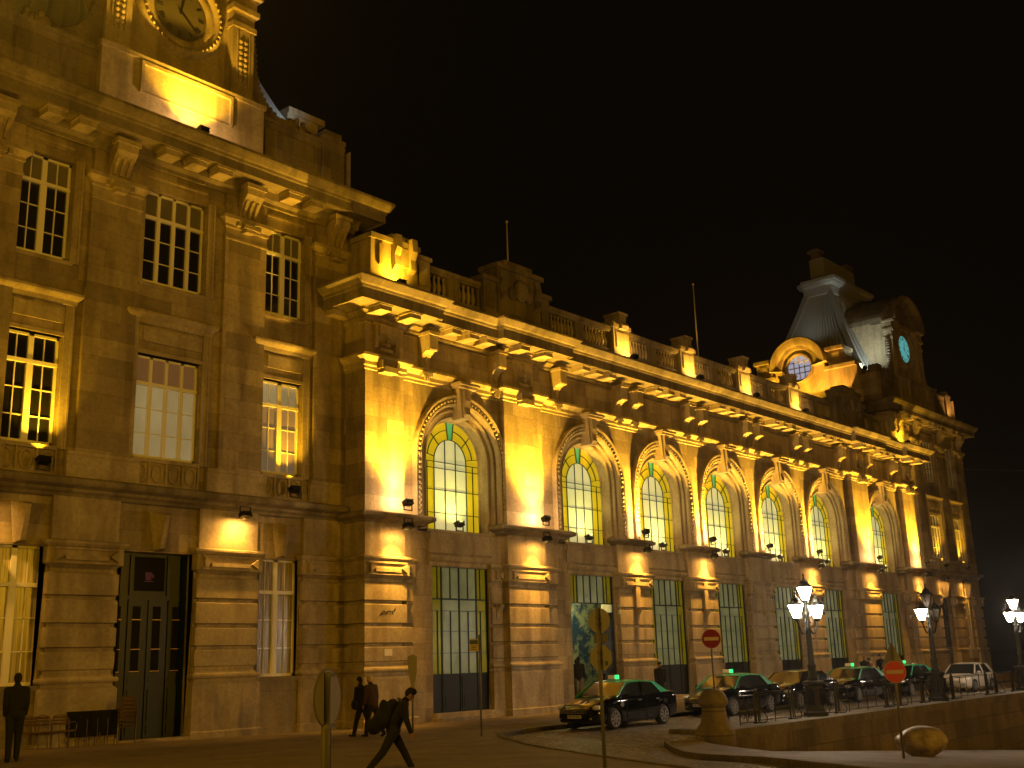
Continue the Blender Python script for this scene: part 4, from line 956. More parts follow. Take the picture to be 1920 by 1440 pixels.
# ------------------------------------------------------------------ signs
def axis_disc(mb, c, n, r, th, seg=32, off=0):
    n = Vector(n).normalized(); u = n.cross(Vector((0, 0, 1))).normalized(); v = u.cross(n); c = Vector(c)
    vs = []
    for t in (off, off+th):
        for k in range(seg): a = 2*PI*(k+.5)/seg; vs.append(c+n*t+u*r*math.cos(a)+v*r*math.sin(a))
    mb.add(vs, [tuple(range(seg)), tuple(range(seg, 2*seg))]+[(k, (k+1) % seg, seg+(k+1) % seg, seg+k) for k in range(seg)])
M_sback = mat('bare_aluminium_back', (.30, .29, .36), .5, .0)
M_red = mat('red_sign_sheeting', (.26, .008, .014), .4); M_red2 = mat('orange_red_sign_sheeting', (.72, .09, .02), .4); M_swhite = mat('white_sign_sheeting', (.62, .5, .38), .4)
CAMP = Vector((-49.654, -29.421, 2.08))
def pole(parent, x, y, z0, z1, r=.03): b = MB(); b.smooth = True; b.tube([(x, y, z0), (x, y, z1)], r, 10); return obj('pole', b, M_pole, parent)
def no_entry(x, y, zc, d, label, red, zbase, tri=False):
    t = thing('no_entry_sign', label, 'road sign', (x, y, zbase)); zc -= zbase
    n = Vector((CAMP.x-x, CAMP.y-y, 0)).normalized(); n = Matrix.Rotation(.18, 3, 'Z') @ n
    pole(t, 0, 0, 0, zc+(.66 if tri else .15))
    if tri:
        b = MB(); vs = []; ut = n.cross(Vector((0, 0, 1))).normalized()
        for q in (-.045, -.033):
            for a_, zz in ((-.26, .12), (.26, .12), (.03, .64), (-.03, .64)): vs.append(Vector((0, 0, zc+zz))+ut*a_+n*q)
        b.add(vs, [(0, 1, 2, 3), (7, 6, 5, 4), (0, 4, 5, 1), (1, 5, 6, 2), (2, 6, 7, 3), (3, 7, 4, 0)]); obj('triangular_plate', b, M_sback, t)
    b = MB(); axis_disc(b, (0, 0, zc), n, d/2, .03, 36, .035); obj('sign_rim', b, M_swhite, t)
    b = MB(); axis_disc(b, (0, 0, zc), n, d/2-.012, .006, 36, .066); dsk = obj('sign_disc', b, red, t)
    u = n.cross(Vector((0, 0, 1))).normalized(); b = MB(); b.obox(Vector((0, 0, zc))+n*.074, u, n, Vector((0, 0, 1)), d*.38, .004, d*.085); obj('white_bar', b, M_swhite, t)
no_entry(-20.3, -11.5, 2.56, .575, 'dark red no entry sign beside the second taxi, above the stone bollard', M_red, .0)
no_entry(-24.04, -18.62, 1.58, .50, 'orange red no entry sign lower down, left of the shiny boulder sculpture', M_red2, gz(-24, -18.6)+.1, True)
# post with two sign backs
t = thing('double_sign_post', 'thin steel post before the first taxi with round sign back above octagonal one', 'road sign', (-33.1, -16.95, 0))
n = Vector((CAMP.x+33.1, CAMP.y+16.95, 0)).normalized(); nr = Matrix.Rotation(-.55, 3, 'Z') @ n
pole(t, 0, 0, -.1, 3.0, .034); b = MB(); axis_disc(b, (0, 0, 2.76), nr, .225, .015, 32, -.055); obj('round_plate', b, M_sback, t)
b = MB(); axis_disc(b, (0, 0, 2.10), nr, .245, .015, 8, -.055); o8 = obj('octagonal_plate', b, M_sback, t)
u = nr.cross(Vector((0, 0, 1))).normalized(); b = MB(); b.obox(Vector((0, 0, 2.0))-u*.12-nr*.036, u, nr, Vector((0, 0, 1)), .028, .003, .038); obj('blue_sticker', b, mat('blue_sticker', (.06, .10, .3), .5), o8)
b = MB()
for z in (2.70, 2.82, 2.04, 2.2): b.lathe([(.05, -.02), (.05, .02)], (0, 0, z), 10)
b.obox(Vector((0, 0, 2.44))-nr*.07, u, nr, Vector((0, 0, 1)), .13, .03, .08); obj('clamps', b, M_pole, t)
# big round sign seen from the side
t = thing('round_sign', 'large round traffic sign seen edge on from behind, nearest to the camera at bottom left', 'road sign', (-41.72, -19.80, gz(-41.7, -19.8)+.1))
z0 = t.location.z; n = Vector((CAMP.x+41.7, CAMP.y+19.8, 0)).normalized(); nr = Matrix.Rotation(1.10, 3, 'Z') @ n
pole(t, -.04, .02, 0, 2.03-z0, .05); b = MB(); b.tube([(.03, .06, 0), (.03, .06, 1.45-z0)], .03, 8); obj('second_pole', b, M_iron, t)
b = MB(); axis_disc(b, (.02, .0, 1.76-z0), nr, .30, .02, 40, -.06); obj('sign_plate', b, M_sback, t)
b = MB(); axis_disc(b, (.02, .0, 1.76-z0), nr, .308, .008, 40, -.064); 
b = MB(); n_ = nr; u = nr.cross(Vector((0, 0, 1))).normalized(); b.tube([Vector((.02, 0, 1.76-z0))-nr*.05+u*.30*math.cos(a)+Vector((0, 0, 1))*.30*math.sin(a) for a in [2*PI*i/40 for i in range(41)]], .012, 6, False); obj('sign_rim', b, M_pole, t)
b = MB(); b.obox(Vector((0, 0, 1.47-z0)), u, nr, Vector((0, 0, 1)), .09, .03, .02); b.obox(Vector((0, 0, 2.0-z0)), u, nr, Vector((0, 0, 1)), .06, .03, .02); obj('clamps', b, M_pole, t)
# bus stop style thin post and pennant post
t = thing('stop_sign_post', 'thin post with a small blue and white plate before the first glazed doorway', 'sign', (-26.28, -7.6, .1))
pole(t, 0, 0, 0, 2.75, .028); u = Vector((-.66, .75, 0)); n = Vector((-.75, -.66, 0))
b = MB(); b.obox(Vector((0, 0, 2.46))+u*.16, u, n, Vector((0, 0, 1)), .125, .008, .165); pl = obj('plate', b, M_swhite, t)
b = MB(); b.obox(Vector((0, 0, 2.545))+u*.16+n*.011, u, n, Vector((0, 0, 1)), .115, .003, .055); 
obj('blue_field', b, mat('blue_sticker'), pl)
b = MB()
for k in range(3): b.obox(Vector((0, 0, 2.44-k*.045))+u*.16+n*.010, u, n, Vector((0, 0, 1)), .085-(k == 1)*.02, .002, .008)
obj('text_lines', b, mat('clock_black'), pl)
t = thing('shield_sign_post', 'thin post carrying a drop shaped grey plate beside the corner pier', 'sign', (-27.75, -6.4, .1))
pole(t, 0, 0, 0, 1.9, .028); u = Vector((.75, -.66, 0)); n = Vector((-.66, -.75, 0))
b = MB(); pts = [(-.13, 2.3), (-.12, 1.9), (-.02, 1.38), (.02, 1.38), (.12, 1.85), (.13, 2.3), (.0, 2.36)]; vs = []
for q in (-.01, .01):
    for a_, zz in pts: vs.append(Vector((0, 0, zz-.1))+u*a_+n*(q+.04))
k = len(pts); b.add(vs, [tuple(range(k)), tuple(range(k, 2*k))]+[(i, (i+1) % k, k+(i+1) % k, k+i) for i in range(k)]); obj('plate', b, M_sback, t)

# ------------------------------------------------------------------ boulder sculpture
def rock():
    bm = bmesh.new(); bmesh.ops.create_icosphere(bm, subdivisions=4, radius=1)
    from mathutils import noise as mn
    for v in bm.verts:
        p = v.co.copy(); d = .10*mn.noise(p*1.4)+.05*mn.noise(p*3.1)+.035*mn.noise(p*7)
        q = p*(1+d); q.x *= .66; q.y *= .48; q.z *= .40
        if q.z < 0: q.x *= 1-.35*(-q.z/.4)
        v.co = (q.x, q.y, q.z+.06*q.x)
    me = bpy.data.meshes.new('boulder_sculpture'); bm.to_mesh(me); bm.free()
    for p in me.polygons: p.use_smooth = True
    def rb(nt, b):
        co = N(nt, 'ShaderNodeTexCoord').outputs['Object']; n = noise(nt, co, 6, 6, .7); n2 = noise(nt, co, 2.2, 4)
        nt.links.new(ramp(nt, n2, .35, (.20, .15, .12), .65, (.55, .46, .38)), b.inputs['Base Color']); bump(nt, b, n, 1.0, .08)
    me.materials.append(mat('polished_bronze_rock', rough=.34, metal=.4, build=rb))
    o = bpy.data.objects.new('boulder_sculpture', me); C.objects.link(o); return o
rk = rock(); rk.location = (-20.6, -17.7, gz(-20.6, -17.7)+.45); rk.rotation_euler = (0, .06, -.86)
tag(rk, 'polished boulder sculpture lying on the lower pavement below the railing wall', 'sculpture')

# ------------------------------------------------------------------ taxis
M_black = mat('black_car_paint', (.004, .004, .005), .07, 0, .6); M_green = mat('teal_green_car_paint', (.02, .30, .16), .25)
M_carw = mat('pale_car_paint', (.42, .38, .32), .3); M_cglass = mat('car_window_glass', (.015, .016, .012), .06, 0, .7)
M_tyre = mat('tyre_rubber', (.012, .012, .012), .8); M_rim = mat('alloy_wheel', (.42, .41, .40), .3, .8); M_lens = mat('headlamp_lens', (.7, .68, .62), .08, .4)
M_tail = mat('tail_lamp_lens', (.35, .01, .01), .15); M_plate = mat('number_plate', (.55, .5, .42), .4)
def evalmesh(o):
    dg = bpy.context.evaluated_depsgraph_get(); dg.update(); me = bpy.data.meshes.new_from_object(o.evaluated_get(dg)); return me
def interp(tab, x):
    for i in range(len(tab)-1):
        if tab[i][0] <= x <= tab[i+1][0]:
            u = (x-tab[i][0])/(tab[i+1][0]-tab[i][0]); return [a+(b-a)*u for a, b in zip(tab[i][1:], tab[i+1][1:])]
    return list(tab[-1][1:]) if x > tab[-1][0] else list(tab[0][1:])
def make_car(kind, paint, roofm, label):
    hatch = kind == 'hatch'; HL = 2.02 if hatch else 2.24
    t = thing('parked_car' if hatch else 'taxi', label, 'car' if hatch else 'taxi')
    # station: half width, belt z (side), top z (centre), bottom z   (front = +x)
    if hatch: tab = [(-HL, .72, .80, .95, .34), (-HL+.08, .80, .90, 1.02, .26), (-1.5, .84, .93, 1.0, .20), (0, .855, .91, .95, .18), (1.0, .85, .88, .95, .18), (1.6, .80, .78, .84, .20), (HL-.12, .68, .62, .70, .24), (HL, .56, .52, .58, .34)]
    else: tab = [(-HL, .70, .86, .93, .36), (-HL+.06, .78, .96, 1.03, .28), (-2.0, .82, .99, 1.06, .24), (-1.45, .86, .98, 1.05, .20), (-.6, .87, .94, .98, .18), (.6, .87, .91, .96, .18), (1.05, .865, .90, 1.0, .18), (1.6, .83, .80, .90, .20), (HL-.2, .76, .66, .74, .22), (HL-.04, .64, .56, .62, .28), (HL, .56, .50, .54, .36)]
    b = MB(); b.smooth = True; xs_ = [tab[0][0]+(tab[-1][0]-tab[0][0])*i/44 for i in range(45)]; ring = []
    for x in xs_:
        w, zb_, zt_, zl = interp(tab, x)
        h = [(0, zl), (w*.82, zl), (w*.94, zl+.03), (w*.985, zl+.14), (w, (zl+zb_)/2), (w*.99, zb_-.14), (w*.955, zb_-.03), (w*.90, zb_+(zt_-zb_)*.25), (w*.6, zb_+(zt_-zb_)*.8), (0, zt_)]
        ring.append([(x, y, z) for y, z in h]+[(x, -y, z) for y, z in h[-2:0:-1]])
    k = len(ring[0]); vs = [p for r_ in ring for p in r_]
    b.add(vs, [(i*k+j, i*k+(j+1) % k, (i+1)*k+(j+1) % k, (i+1)*k+j) for i in range(len(ring)-1) for j in range(k)]+[tuple(range(k))[::-1], tuple(range((len(ring)-1)*k, len(ring)*k))])
    body = obj('body', b, [paint, M_tyre], t)
    wb = (1.24, -1.24) if hatch else (1.32, -1.30)
    cut = MB()
    for x in wb: cut.lathe([(.355, -1.2), (.355, -.58)], (x, 0, .31), 28, 'y'); cut.lathe([(.355, .58), (.355, 1.2)], (x, 0, .31), 28, 'y')
    cut.mi = [1]*len(cut.f); co = obj('cutter', cut, [paint, M_tyre]); md = body.modifiers.new('b', 'BOOLEAN'); md.operation = 'DIFFERENCE'; md.object = co; md.solver = 'EXACT'
    me = evalmesh(body); body.modifiers.clear(); body.data = me; bpy.data.objects.remove(co)
    # greenhouse
    if hatch: G = [(1.05, .92), (.40, 1.42), (-.3, 1.50), (-1.3, 1.46), (-1.86, 1.02)]
    else: G = [(1.12, .95), (.42, 1.36), (0, 1.44), (-.55, 1.44), (-1.05, 1.36), (-1.80, 1.04)]
    def gx(z, front):
        seq = G if front else G[::-1]
        for i in range(len(seq)-1):
            (xa, za), (xb, zb_) = seq[i], seq[i+1]
            if za <= z <= zb_: return xa+(xb-xa)*(z-za)/(zb_-za)
        return seq[-1][0]
    ztop = max(z for _, z in G); zbelt = .90; wtop, wbot = .60, .80
    wz = lambda z: wbot+(wtop-wbot)*(z-zbelt)/(ztop-zbelt)
    zr = ztop-.09
    n_ = 6; vs = []; lv = [zbelt+(zr-zbelt)*i/n_ for i in range(n_+1)]
    gl = MB(); gl.smooth = False
    for z in lv:
        xf, xb, w = gx(max(z, G[0][1]), True), gx(max(z, G[-1][1]), False), wz(z); vs += [(xf-.02, w-.03, z), (xf+.03, 0, z), (xf-.02, -w+.03, z), (xb+.02, -w+.03, z), (xb-.03, 0, z), (xb+.02, w-.03, z)]
    gl.add(vs, [(i*6+j, i*6+(j+1) % 6, (i+1)*6+(j+1) % 6, (i+1)*6+j) for i in range(n_) for j in range(6)]); obj('window_glass', gl, M_cglass, t)
    rf = MB(); rf.smooth = True
    X_ = [gx(zr, True)+.01]+[p[0] for p in G[1:-1]]+[gx(zr, False)-.01]; X_ = sorted(set(X_), reverse=True); top = []
    for x in X_:
        zc_ = interp(sorted([(p[0], p[1]) for p in G]), x)[0]; zc_ = max(zc_, zr)
        ze = max(zr-.02, zc_-.07); w = wz(zr)-.0; top.append([(x, w, ze-.03), (x, w-.05, ze+.02), (x, w*.5, zc_-.01), (x, 0, zc_), (x, -w*.5, zc_-.01), (x, -w+.05, ze+.02), (x, -w, ze-.03)])
    k = 7; rf.add([p for r_ in top for p in r_], [(i*k+j, i*k+j+1, (i+1)*k+j+1, (i+1)*k+j) for i in range(len(top)-1) for j in range(k-1)])
    # pillars
    rf.smooth = False
    for s_ in (-1, 1):
        rf.tube([(gx(.95, True)+.04, s_*(wz(.93)), .92), (gx(zr, True), s_*(wz(zr)), zr-.01)], [.04, .032], 6)
        xc0, xc1 = (-1.62, -1.1) if hatch else (-1.42, -1.02); w0, w1 = wz(.96), wz(zr)
        xb0 = gx(1.04, False); 
        rf.add([(xc0+.1, s_*(w0+.005), .95), (xb0-.03, s_*(w0-.01), .96), (gx(zr, False)-.02, s_*(w1), zr), (xc1+.12, s_*(w1+.008), zr)], [(0, 1, 2, 3)])
        rf.add([(xb0-.03, s_*(w0-.01), .96), (xb0-.05, s_*(w0-.16), 1.0), (gx(zr, False)-.04, s_*(w1-.14), zr), (gx(zr, False)-.02, s_*w1, zr)], [(0, 1, 2, 3)])
    obj('roof', rf, roofm, t)
    bp = MB()
    for s_ in (-1, 1): bp.tube([(-.28, s_*(wz(.92)-.01), .9), (-.30, s_*(wz(zr)-.01), zr)], .035, 6)
    obj('door_pillar', bp, paint, t)
    for x in wb:
        for s_ in (-1, 1):
            wt = bpy.data.objects.new('wheel', None); C.objects.link(wt); wt.parent = t
            w = MB(); w.smooth = True; w.lathe([(.20, -.10), (.28, -.10), (.31, -.07), (.315, 0), (.31, .07), (.28, .10), (.20, .10)], (0, 0, 0), 28, 'y'); bpy.data.objects.remove(wt)
            tyre = obj('wheel', w, M_tyre, t, (x, s_*.74, .315))
            r_ = MB(); yo = s_*.106
            r_.lathe([(.215, yo-.01), (.235, yo+s_*.012), (.20, yo+s_*.012), (.20, yo-s_*.03)], (0, 0, 0), 28, 'y')
            for q in range(8):
                a = 2*PI*q/8; d = Vector((math.cos(a), 0, math.sin(a))); r_.obox(Vector((0, yo, 0))+d*.12, d, Vector((0, 1, 0)), d.cross(Vector((0, 1, 0))), .10, .012, .030)
            r_.lathe([(.07, yo-.015), (.06, yo+s_*.02)], (0, 0, 0), 12, 'y'); obj('rim', r_, M_rim, tyre)
    for s_ in (-1, 1):
        fx = HL-.30; l = MB(); l.smooth = True; zz = .60 if hatch else .655
        l.sphere((fx, s_*(.60 if hatch else .655), zz), .24, .11, .085, 12, 8); obj('headlight', l, M_lens, t)
        l = MB(); l.sphere((HL-.07, s_*.55, .36), .05, .06, .045, 8, 6); obj('fog_lamp', l, M_lens, t)
        l = MB(); l.smooth = True; l.sphere((-HL+.12, s_*(.68), .84), .13, .10, .10, 10, 6); obj('tail_light', l, M_tail, t)
        l = MB(); l.smooth = True; l.sphere((.82, s_*.93, .99), .09, .10, .07, 10, 6); l.tube([(.86, s_*.80, .93), (.84, s_*.90, .97)], .02, 5); obj('wing_mirror', l, paint, t)
        for x in (.02, -.95): l = MB(); l.box(x-.08, x+.08, s_*.865-.012, s_*.865+.012, .80, .825); obj('door_handle', l, M_rim, t)
    g = MB()
    for z in (.50, .545, .59): g.box(HL-.06, HL-.01+.015, -.36, .36, z, z+.02)
    g.lathe([(.05, 0), (.05, .02)], (HL+.0, 0, .61), 14, 'x'); obj('grille', g, M_rim, t)
    g = MB(); g.box(HL-.02, HL+.02, -.26, .26, .36, .46); pl = obj('number_plate', g, M_plate, t)
    g = MB()
    for i, y in enumerate((-.2, -.14, -.05, .01, .1, .16)): g.box(HL+.021, HL+.024, y-.017, y-.004, .38, .44); g.box(HL+.021, HL+.024, y+.006, y+.018, .38 if i % 2 else .40, .44); g.box(HL+.021, HL+.024, y-.017, y+.018, .40+.015*(i % 3), .41+.015*(i % 3))
    obj('plate_characters', g, mat('clock_black'), pl)
    # wipers line / door seams
    s3 = MB()
    for s_ in (-1, 1):
        for x in (.72, -.32, -1.28): s3.box(x-.004, x+.004, s_*.868-.008, s_*.868+.008, .30, .90)
    obj('door_seams', s3, M_tyre, t)
    if not hatch:
        g = MB(); g.lathe([(.085, 0), (.085, .006)], (.98, 0, 0), 18, 'y')
        for v_ in range(len(g.v)): x, y, z = g.v[v_]; g.v[v_] = (x-.02, y-.868, z+.72)
        g2 = list(g.v); g.add([(x, -y, z) for x, y, z in g2], [tuple(f) for f in g.f]); obj('door_emblem', g, M_rim, t)
    return t
def taxi_sign(t, lit):
    b = MB(); b.box(.10, .24, -.17, .17, 1.45, 1.57); o = obj('roof_sign', b, mat('taxi_sign_plastic', (.5, .42, .2), .4, emit=(.5, .3, .1), es=.25), t)
    b = MB(); b.box(.16, .245, .10, .20, 1.45, 1.57) ; b.sphere((.23, .16, 1.50), .045, .06, .06, 8, 6)
    obj('green_light', b, mat('green_taxi_light', (.02, .6, .2), .4, emit=(.03, .9, .22), es=lit*.5), o)
TY = -7.95
T1 = make_car('sedan', M_black, M_green, 'black taxi with green roof, first in the row and nearest, fully in view')
def tcopy(src, x, label, y=TY, rz=PI):
    c = copy_tree(src); c.location = (x, y, .0); c.rotation_euler = (0, 0, rz); c['label'] = label; c['group'] = 'taxis lined up at the kerb'; return c
T3 = make_car('sedan', M_black, M_black, 'black car with plain dark roof behind the nearest lamp post, third in the row')
T3.location = (-8.4, TY, 0); T3.rotation_euler = (0, 0, PI); T3['group'] = 'taxis lined up at the kerb'
taxi_sign(T1, 3.0)
tcopy(T1, -13.3, 'black taxi with green roof, second in the row, half hidden by the stone bollard')
tcopy(T1, -3.2, 'black taxi with green roof, fourth in the row, right of the nearest lamp post')
tcopy(T1, 2.35, 'black taxi with pale green roof, fifth in the row, right of the orange red sign')
T1.location = (-20.3, TY, 0); T1.rotation_euler = (0, 0, PI); T1['group'] = 'taxis lined up at the kerb'
T6 = make_car('hatch', M_carw, M_carw, 'pale grey hatchback behind the second lamp post, last in the row'); T6.location = (6.9, -9.2, 0); T6.scale = (.92, .92, .92); T6.rotation_euler = (0, 0, PI)

# ------------------------------------------------------------------ people
def blob(name, shapes, vox, material, parent, smooth_it=4):
    b = MB()
    for sh in shapes:
        if sh[0] == 'c':
            _, p, r0, q, r1 = sh; p, q = Vector(p), Vector(q); d = q-p; L = d.length; d.normalize(); pts = []; rs = []
            for k in range(1, 4): a = PI/2*(k/4); pts.append(p-d*r0*math.cos(a)); rs.append(r0*math.sin(a))
            pts.append(p); rs.append(r0); pts.append(q); rs.append(r1)
            for k in range(1, 4): a = PI/2*(1-k/4); pts.append(q+d*r1*math.cos(a)); rs.append(r1*math.sin(a))
            b.tube(pts, rs, 12)
        else:
            _, c, rx, ry, rz = sh; b.sphere(c, rx, ry, rz, 14, 10)
    o = obj(name, b, material, parent)
    md = o.modifiers.new('r', 'REMESH'); md.mode = 'VOXEL'; md.voxel_size = vox; m2 = o.modifiers.new('s', 'SMOOTH'); m2.iterations = smooth_it; m2.factor = .5
    me = evalmesh(o); o.modifiers.clear(); old = o.data; o.data = me
    if not me.materials: me.materials.append(material)
    me.polygons.foreach_set('use_smooth', [True]*len(me.polygons)); return o
def fabric(name, col): return mat(name, col, .9)
SKIN = mat('skin', (.38, .22, .14), .6)
def person(label, loc, face, h=1.75, lean=0, bend=0, legs=((.12, .1), (-.1, .15)), arms=((.1, .3), (.1, .3)), head=0, jacket=None, trousers=None, hair=None, shoes=None, longcoat=False, cap=None, bag=None, skirt=None, bulk=1.0, beanie=False, hairlong=False):
    """face: direction the person looks at (xy). local frame: +y forward, x right."""
    S_ = h/1.75; t = thing('person', label, 'person', loc, math.atan2(face[1], face[0])-PI/2)
    def V(x, y, z): return Vector((x*S_, y*S_, z*S_))
    sh = []; clo = []; tr = []; shoe = []
    # legs
    hips = {}
    maxd = 0; chain = {}
    for i, s_ in enumerate((-1, 1)):
        th, kn = legs[i]; tl, sl = .43, .42
        kx = Vector((0, math.sin(th), -math.cos(th))); sx = Vector((0, math.sin(th-kn), -math.cos(th-kn)))
        chain[s_] = (kx*tl, kx*tl+sx*sl, sx); maxd = max(maxd, -(kx*tl+sx*sl).z)
    hz = maxd+.085
    for s_ in (-1, 1):
        k, a, sx = chain[s_]; H = Vector((s_*.09, 0, hz)); K = H+k; A = H+a; toe = A+Vector((s_*.02, .15, -.045)); heel = A+Vector((0, -.05, -.05))
        if a.z > -maxd+.06: toe = A+Vector((0, .08, -.12))
        for L_, m_ in ((sh, 1.0), (tr, 1.0)):
            e = .0 if L_ is sh else .026
            L_.append(('c', H*S_, (.082+e)*S_, K*S_, (.052+e)*S_)); L_.append(('c', K*S_, (.052+e)*S_, A*S_, (.036+e)*S_))
        tr.append(('e', H*S_, .10*S_, .11*S_, .12*S_))
        shoe.append(('c', heel*S_, .042*S_, toe*S_, .036*S_)); sh.append(('c', A*S_, .035*S_, toe*S_, .025*S_))
    pel = Vector((0, 0, hz+.04)); up1 = Vector((0, math.sin(lean), math.cos(lean))); l2 = lean+bend; up2 = Vector((0, math.sin(l2), math.cos(l2)))
    waist = pel+up1*.16; chest = waist+up2*.22; neck = chest+up2*.20; 
    hd = l2*.6+head; uph = Vector((0, math.sin(hd), math.cos(hd))); hc = neck+uph*.155+Vector((0, .01, 0)); fw = Vector((0, math.cos(hd), -math.sin(hd)))
    sh += [('e', pel*S_, .13*S_, .10*S_, .12*S_), ('c', pel*S_, .10*S_, waist*S_, .09*S_), ('c', waist*S_, .09*S_, chest*S_, .09*S_), ('c', neck*S_-up2*.03*S_, .055*S_, (neck+uph*.08)*S_, .05*S_), ('e', hc*S_, .076*S_, .092*S_, .112*S_)]
    # face
    sh += [('e', (hc+fw*.095-uph*.012)*S_, .014*S_, .02*S_, .024*S_), ('e', (hc+fw*.075-uph*.055)*S_, .028*S_, .016*S_, .010*S_), ('e', (hc+fw*.06-uph*.09)*S_, .03*S_, .03*S_, .025*S_)]
    for s_ in (-1, 1): sh.append(('e', (hc+Vector((s_*.076, 0, -.01)))*S_, .012*S_, .02*S_, .03*S_)); sh.append(('e', (hc+fw*.078+uph*.022+Vector((s_*.03, 0, 0)))*S_, .014*S_, .012*S_, .009*S_))
    bk = bulk
    clo += [('e', (pel+up1*.02)*S_, .165*S_*bk, .13*S_*bk, .13*S_), ('c', pel*S_, .135*S_*bk, waist*S_, .125*S_*bk), ('c', (waist+Vector((-.05, 0, 0)))*S_, .12*S_*bk, (chest+Vector((-.06, 0, 0)))*S_, .125*S_*bk), ('c', pel*S_, .135*S_, (chest+up2*.12)*S_, .12*S_), ('c', (waist+Vector((.05, 0, 0)))*S_, .12*S_*bk, (chest+Vector((.06, 0, 0)))*S_, .125*S_*bk), ('c', (chest+up2*.12+Vector((-.13, 0, 0)))*S_, .075*S_*bk, (chest+up2*.12+Vector((.13, 0, 0)))*S_, .075*S_*bk), ('c', (chest+up2*.1)*S_, .1*S_, (neck+uph*.03)*S_, .07*S_)]
    if longcoat: clo += [('c', pel*S_, .16*S_*bk, (pel+Vector((0, 0, -.28)))*S_, .17*S_*bk)]
    for i, s_ in enumerate((-1, 1)):
        sa, el = arms[i]; a1 = sa; Sh = chest+up2*.12+Vector((s_*.19, 0, 0)); d1 = Vector((s_*.07, math.sin(a1), -math.cos(a1))).normalized(); E_ = Sh+d1*.28; d2 = Vector((-s_*.05, math.sin(a1+el), -math.cos(a1+el))).normalized(); W_ = E_+d2*.25
        sh += [('c', Sh*S_, .045*S_, E_*S_, .035*S_), ('c', E_*S_, .035*S_, W_*S_, .024*S_)]
        clo += [('c', Sh*S_, .068*S_*bk, E_*S_, .055*S_*bk), ('c', E_*S_, .055*S_*bk, (W_-d2*.01)*S_, .045*S_*bk)]
        P0 = W_+d2*.045; sh.append(('e', P0*S_, .022*S_, .036*S_, .045*S_)); side = Vector((0, 1, 0)) if abs(d2.y) < .8 else Vector((0, 0, 1))
        side = (side-d2*side.dot(d2)).normalized()
        for f_ in range(4):
            off = side*(-.027+.018*f_); ln = (.058, .068, .072, .060)[f_]; q0 = P0+off+d2*.03; q1 = q0+d2*ln*.6; q2 = q1+(d2*.6+Vector((-s_*.6, 0, 0))).normalized()*ln*.5
            sh += [('c', q0*S_, .0095*S_, q1*S_, .009*S_), ('c', q1*S_, .009*S_, q2*S_, .008*S_)]
        q0 = P0+side*.03-d2*.01; sh.append(('c', q0*S_, .011*S_, (q0+(side*.8+d2).normalized()*.05)*S_, .009*S_))
    blob('body', sh, .012*S_, SKIN, t, 1); blob('jacket', clo, .016*S_, jacket, t, 5); blob('trousers', tr, .016*S_, trousers, t, 3); blob('shoes', shoe, .014*S_, shoes or fabric('dark_leather', (.01, .009, .008)), t, 2)
    hs = [('e', (hc+uph*.028-fw*.012)*S_, .086*S_, .098*S_, .105*S_), ('e', (hc-fw*.05-uph*.02)*S_, .07*S_, .055*S_, .085*S_)]
    if hairlong: hs += [('c', (hc-fw*.05)*S_, .07*S_, (hc-fw*.06-uph*.16)*S_, .06*S_)]
    ho = blob('hair', hs, .012*S_, hair, t, 2)
    ho2 = ho.data
    # keep the face clear: push hair off the front
    for v in ho2.vertices:
        r_ = (v.co/S_-hc); f_ = r_.dot(fw); u_ = r_.dot(uph)
        if f_ > .045 and u_ < .06: v.co -= fw*((f_-.045))*S_
    if cap: blob('cap', [('e', (hc+uph*.055)*S_, .094*S_, .105*S_, .075*S_)]+([] if beanie else [('e', (hc+uph*.045+fw*.10)*S_, .065*S_, .07*S_, .012*S_)]), .011*S_, cap, t, 1)
    t['_j'] = 0; del t['_j']
    return t, dict(pel=pel*S_, waist=waist*S_, chest=chest*S_, neck=neck*S_, up2=up2, S=S_, back=Vector((0, -math.cos(l2), math.sin(l2))))
Fb = fabric('black_cloth', (.010, .010, .011)); Fb2 = fabric('dark_navy_cloth', (.012, .013, .018)); Fbr = fabric('brown_puffer', (.055, .028, .012)); Fg = fabric('grey_denim', (.16, .16, .15)); Fdb = fabric('dark_brown_cloth', (.035, .018, .010))
Hd = fabric('dark_hair', (.012, .009, .007)); Hb = fabric('pale_blond_hair', (.55, .42, .24)); For_ = fabric('orange_cloth', (.45, .14, .06)); Fw = fabric('pale_shirt', (.4, .34, .28)); Fgr = fabric('grey_hood_cloth', (.09, .075, .055))
R_ = Vector((R2.x, R2.y, 0)).normalized(); A_ = Vector((FW.x, FW.y, 0)).normalized()
person('man in black seen from behind, standing at the far left edge with hands in pockets', (-37.95, -4.5, gz(-37.9, -4.5)+.10), A_*.9-R_*.5, 1.80, .02, .03, ((.02, .05), (.24, .10)), ((-.12, .5), (-.12, .5)), .05, Fb, Fb2, Hd, bulk=1.12)
pp, J = person('person with pale blond hair in a brown quilted jacket walking with a companion', (-27.42, -4.38, .10), -R_*.9+A_*.7, 1.68, .10, .08, ((.30, .15), (-.30, .30)), ((.05, .3), (-.15, .2)), .15, Fbr, Fb, Hb, bulk=1.18)
pp, J = person('person in black jacket with a shoulder bag, walking left of the blond companion', (-27.50, -4.02, .10), -R_*.9+A_*.6, 1.66, .12, .05, ((.36, .1), (-.32, .3)), ((.1, .3), (.1, .2)), .1, Fb, Fb2, Hd, bulk=1.05)
sb = blob('shoulder_bag', [('e', J['pel']+Vector((-.26, .06, .02)), .07, .14, .15), ('c', J['pel']+Vector((-.22, .0, .12)), .012, J['chest']+Vector((.05, -.1, .14)), .012)], .014, fabric('black_leather', (.008, .008, .008)), None, 2)
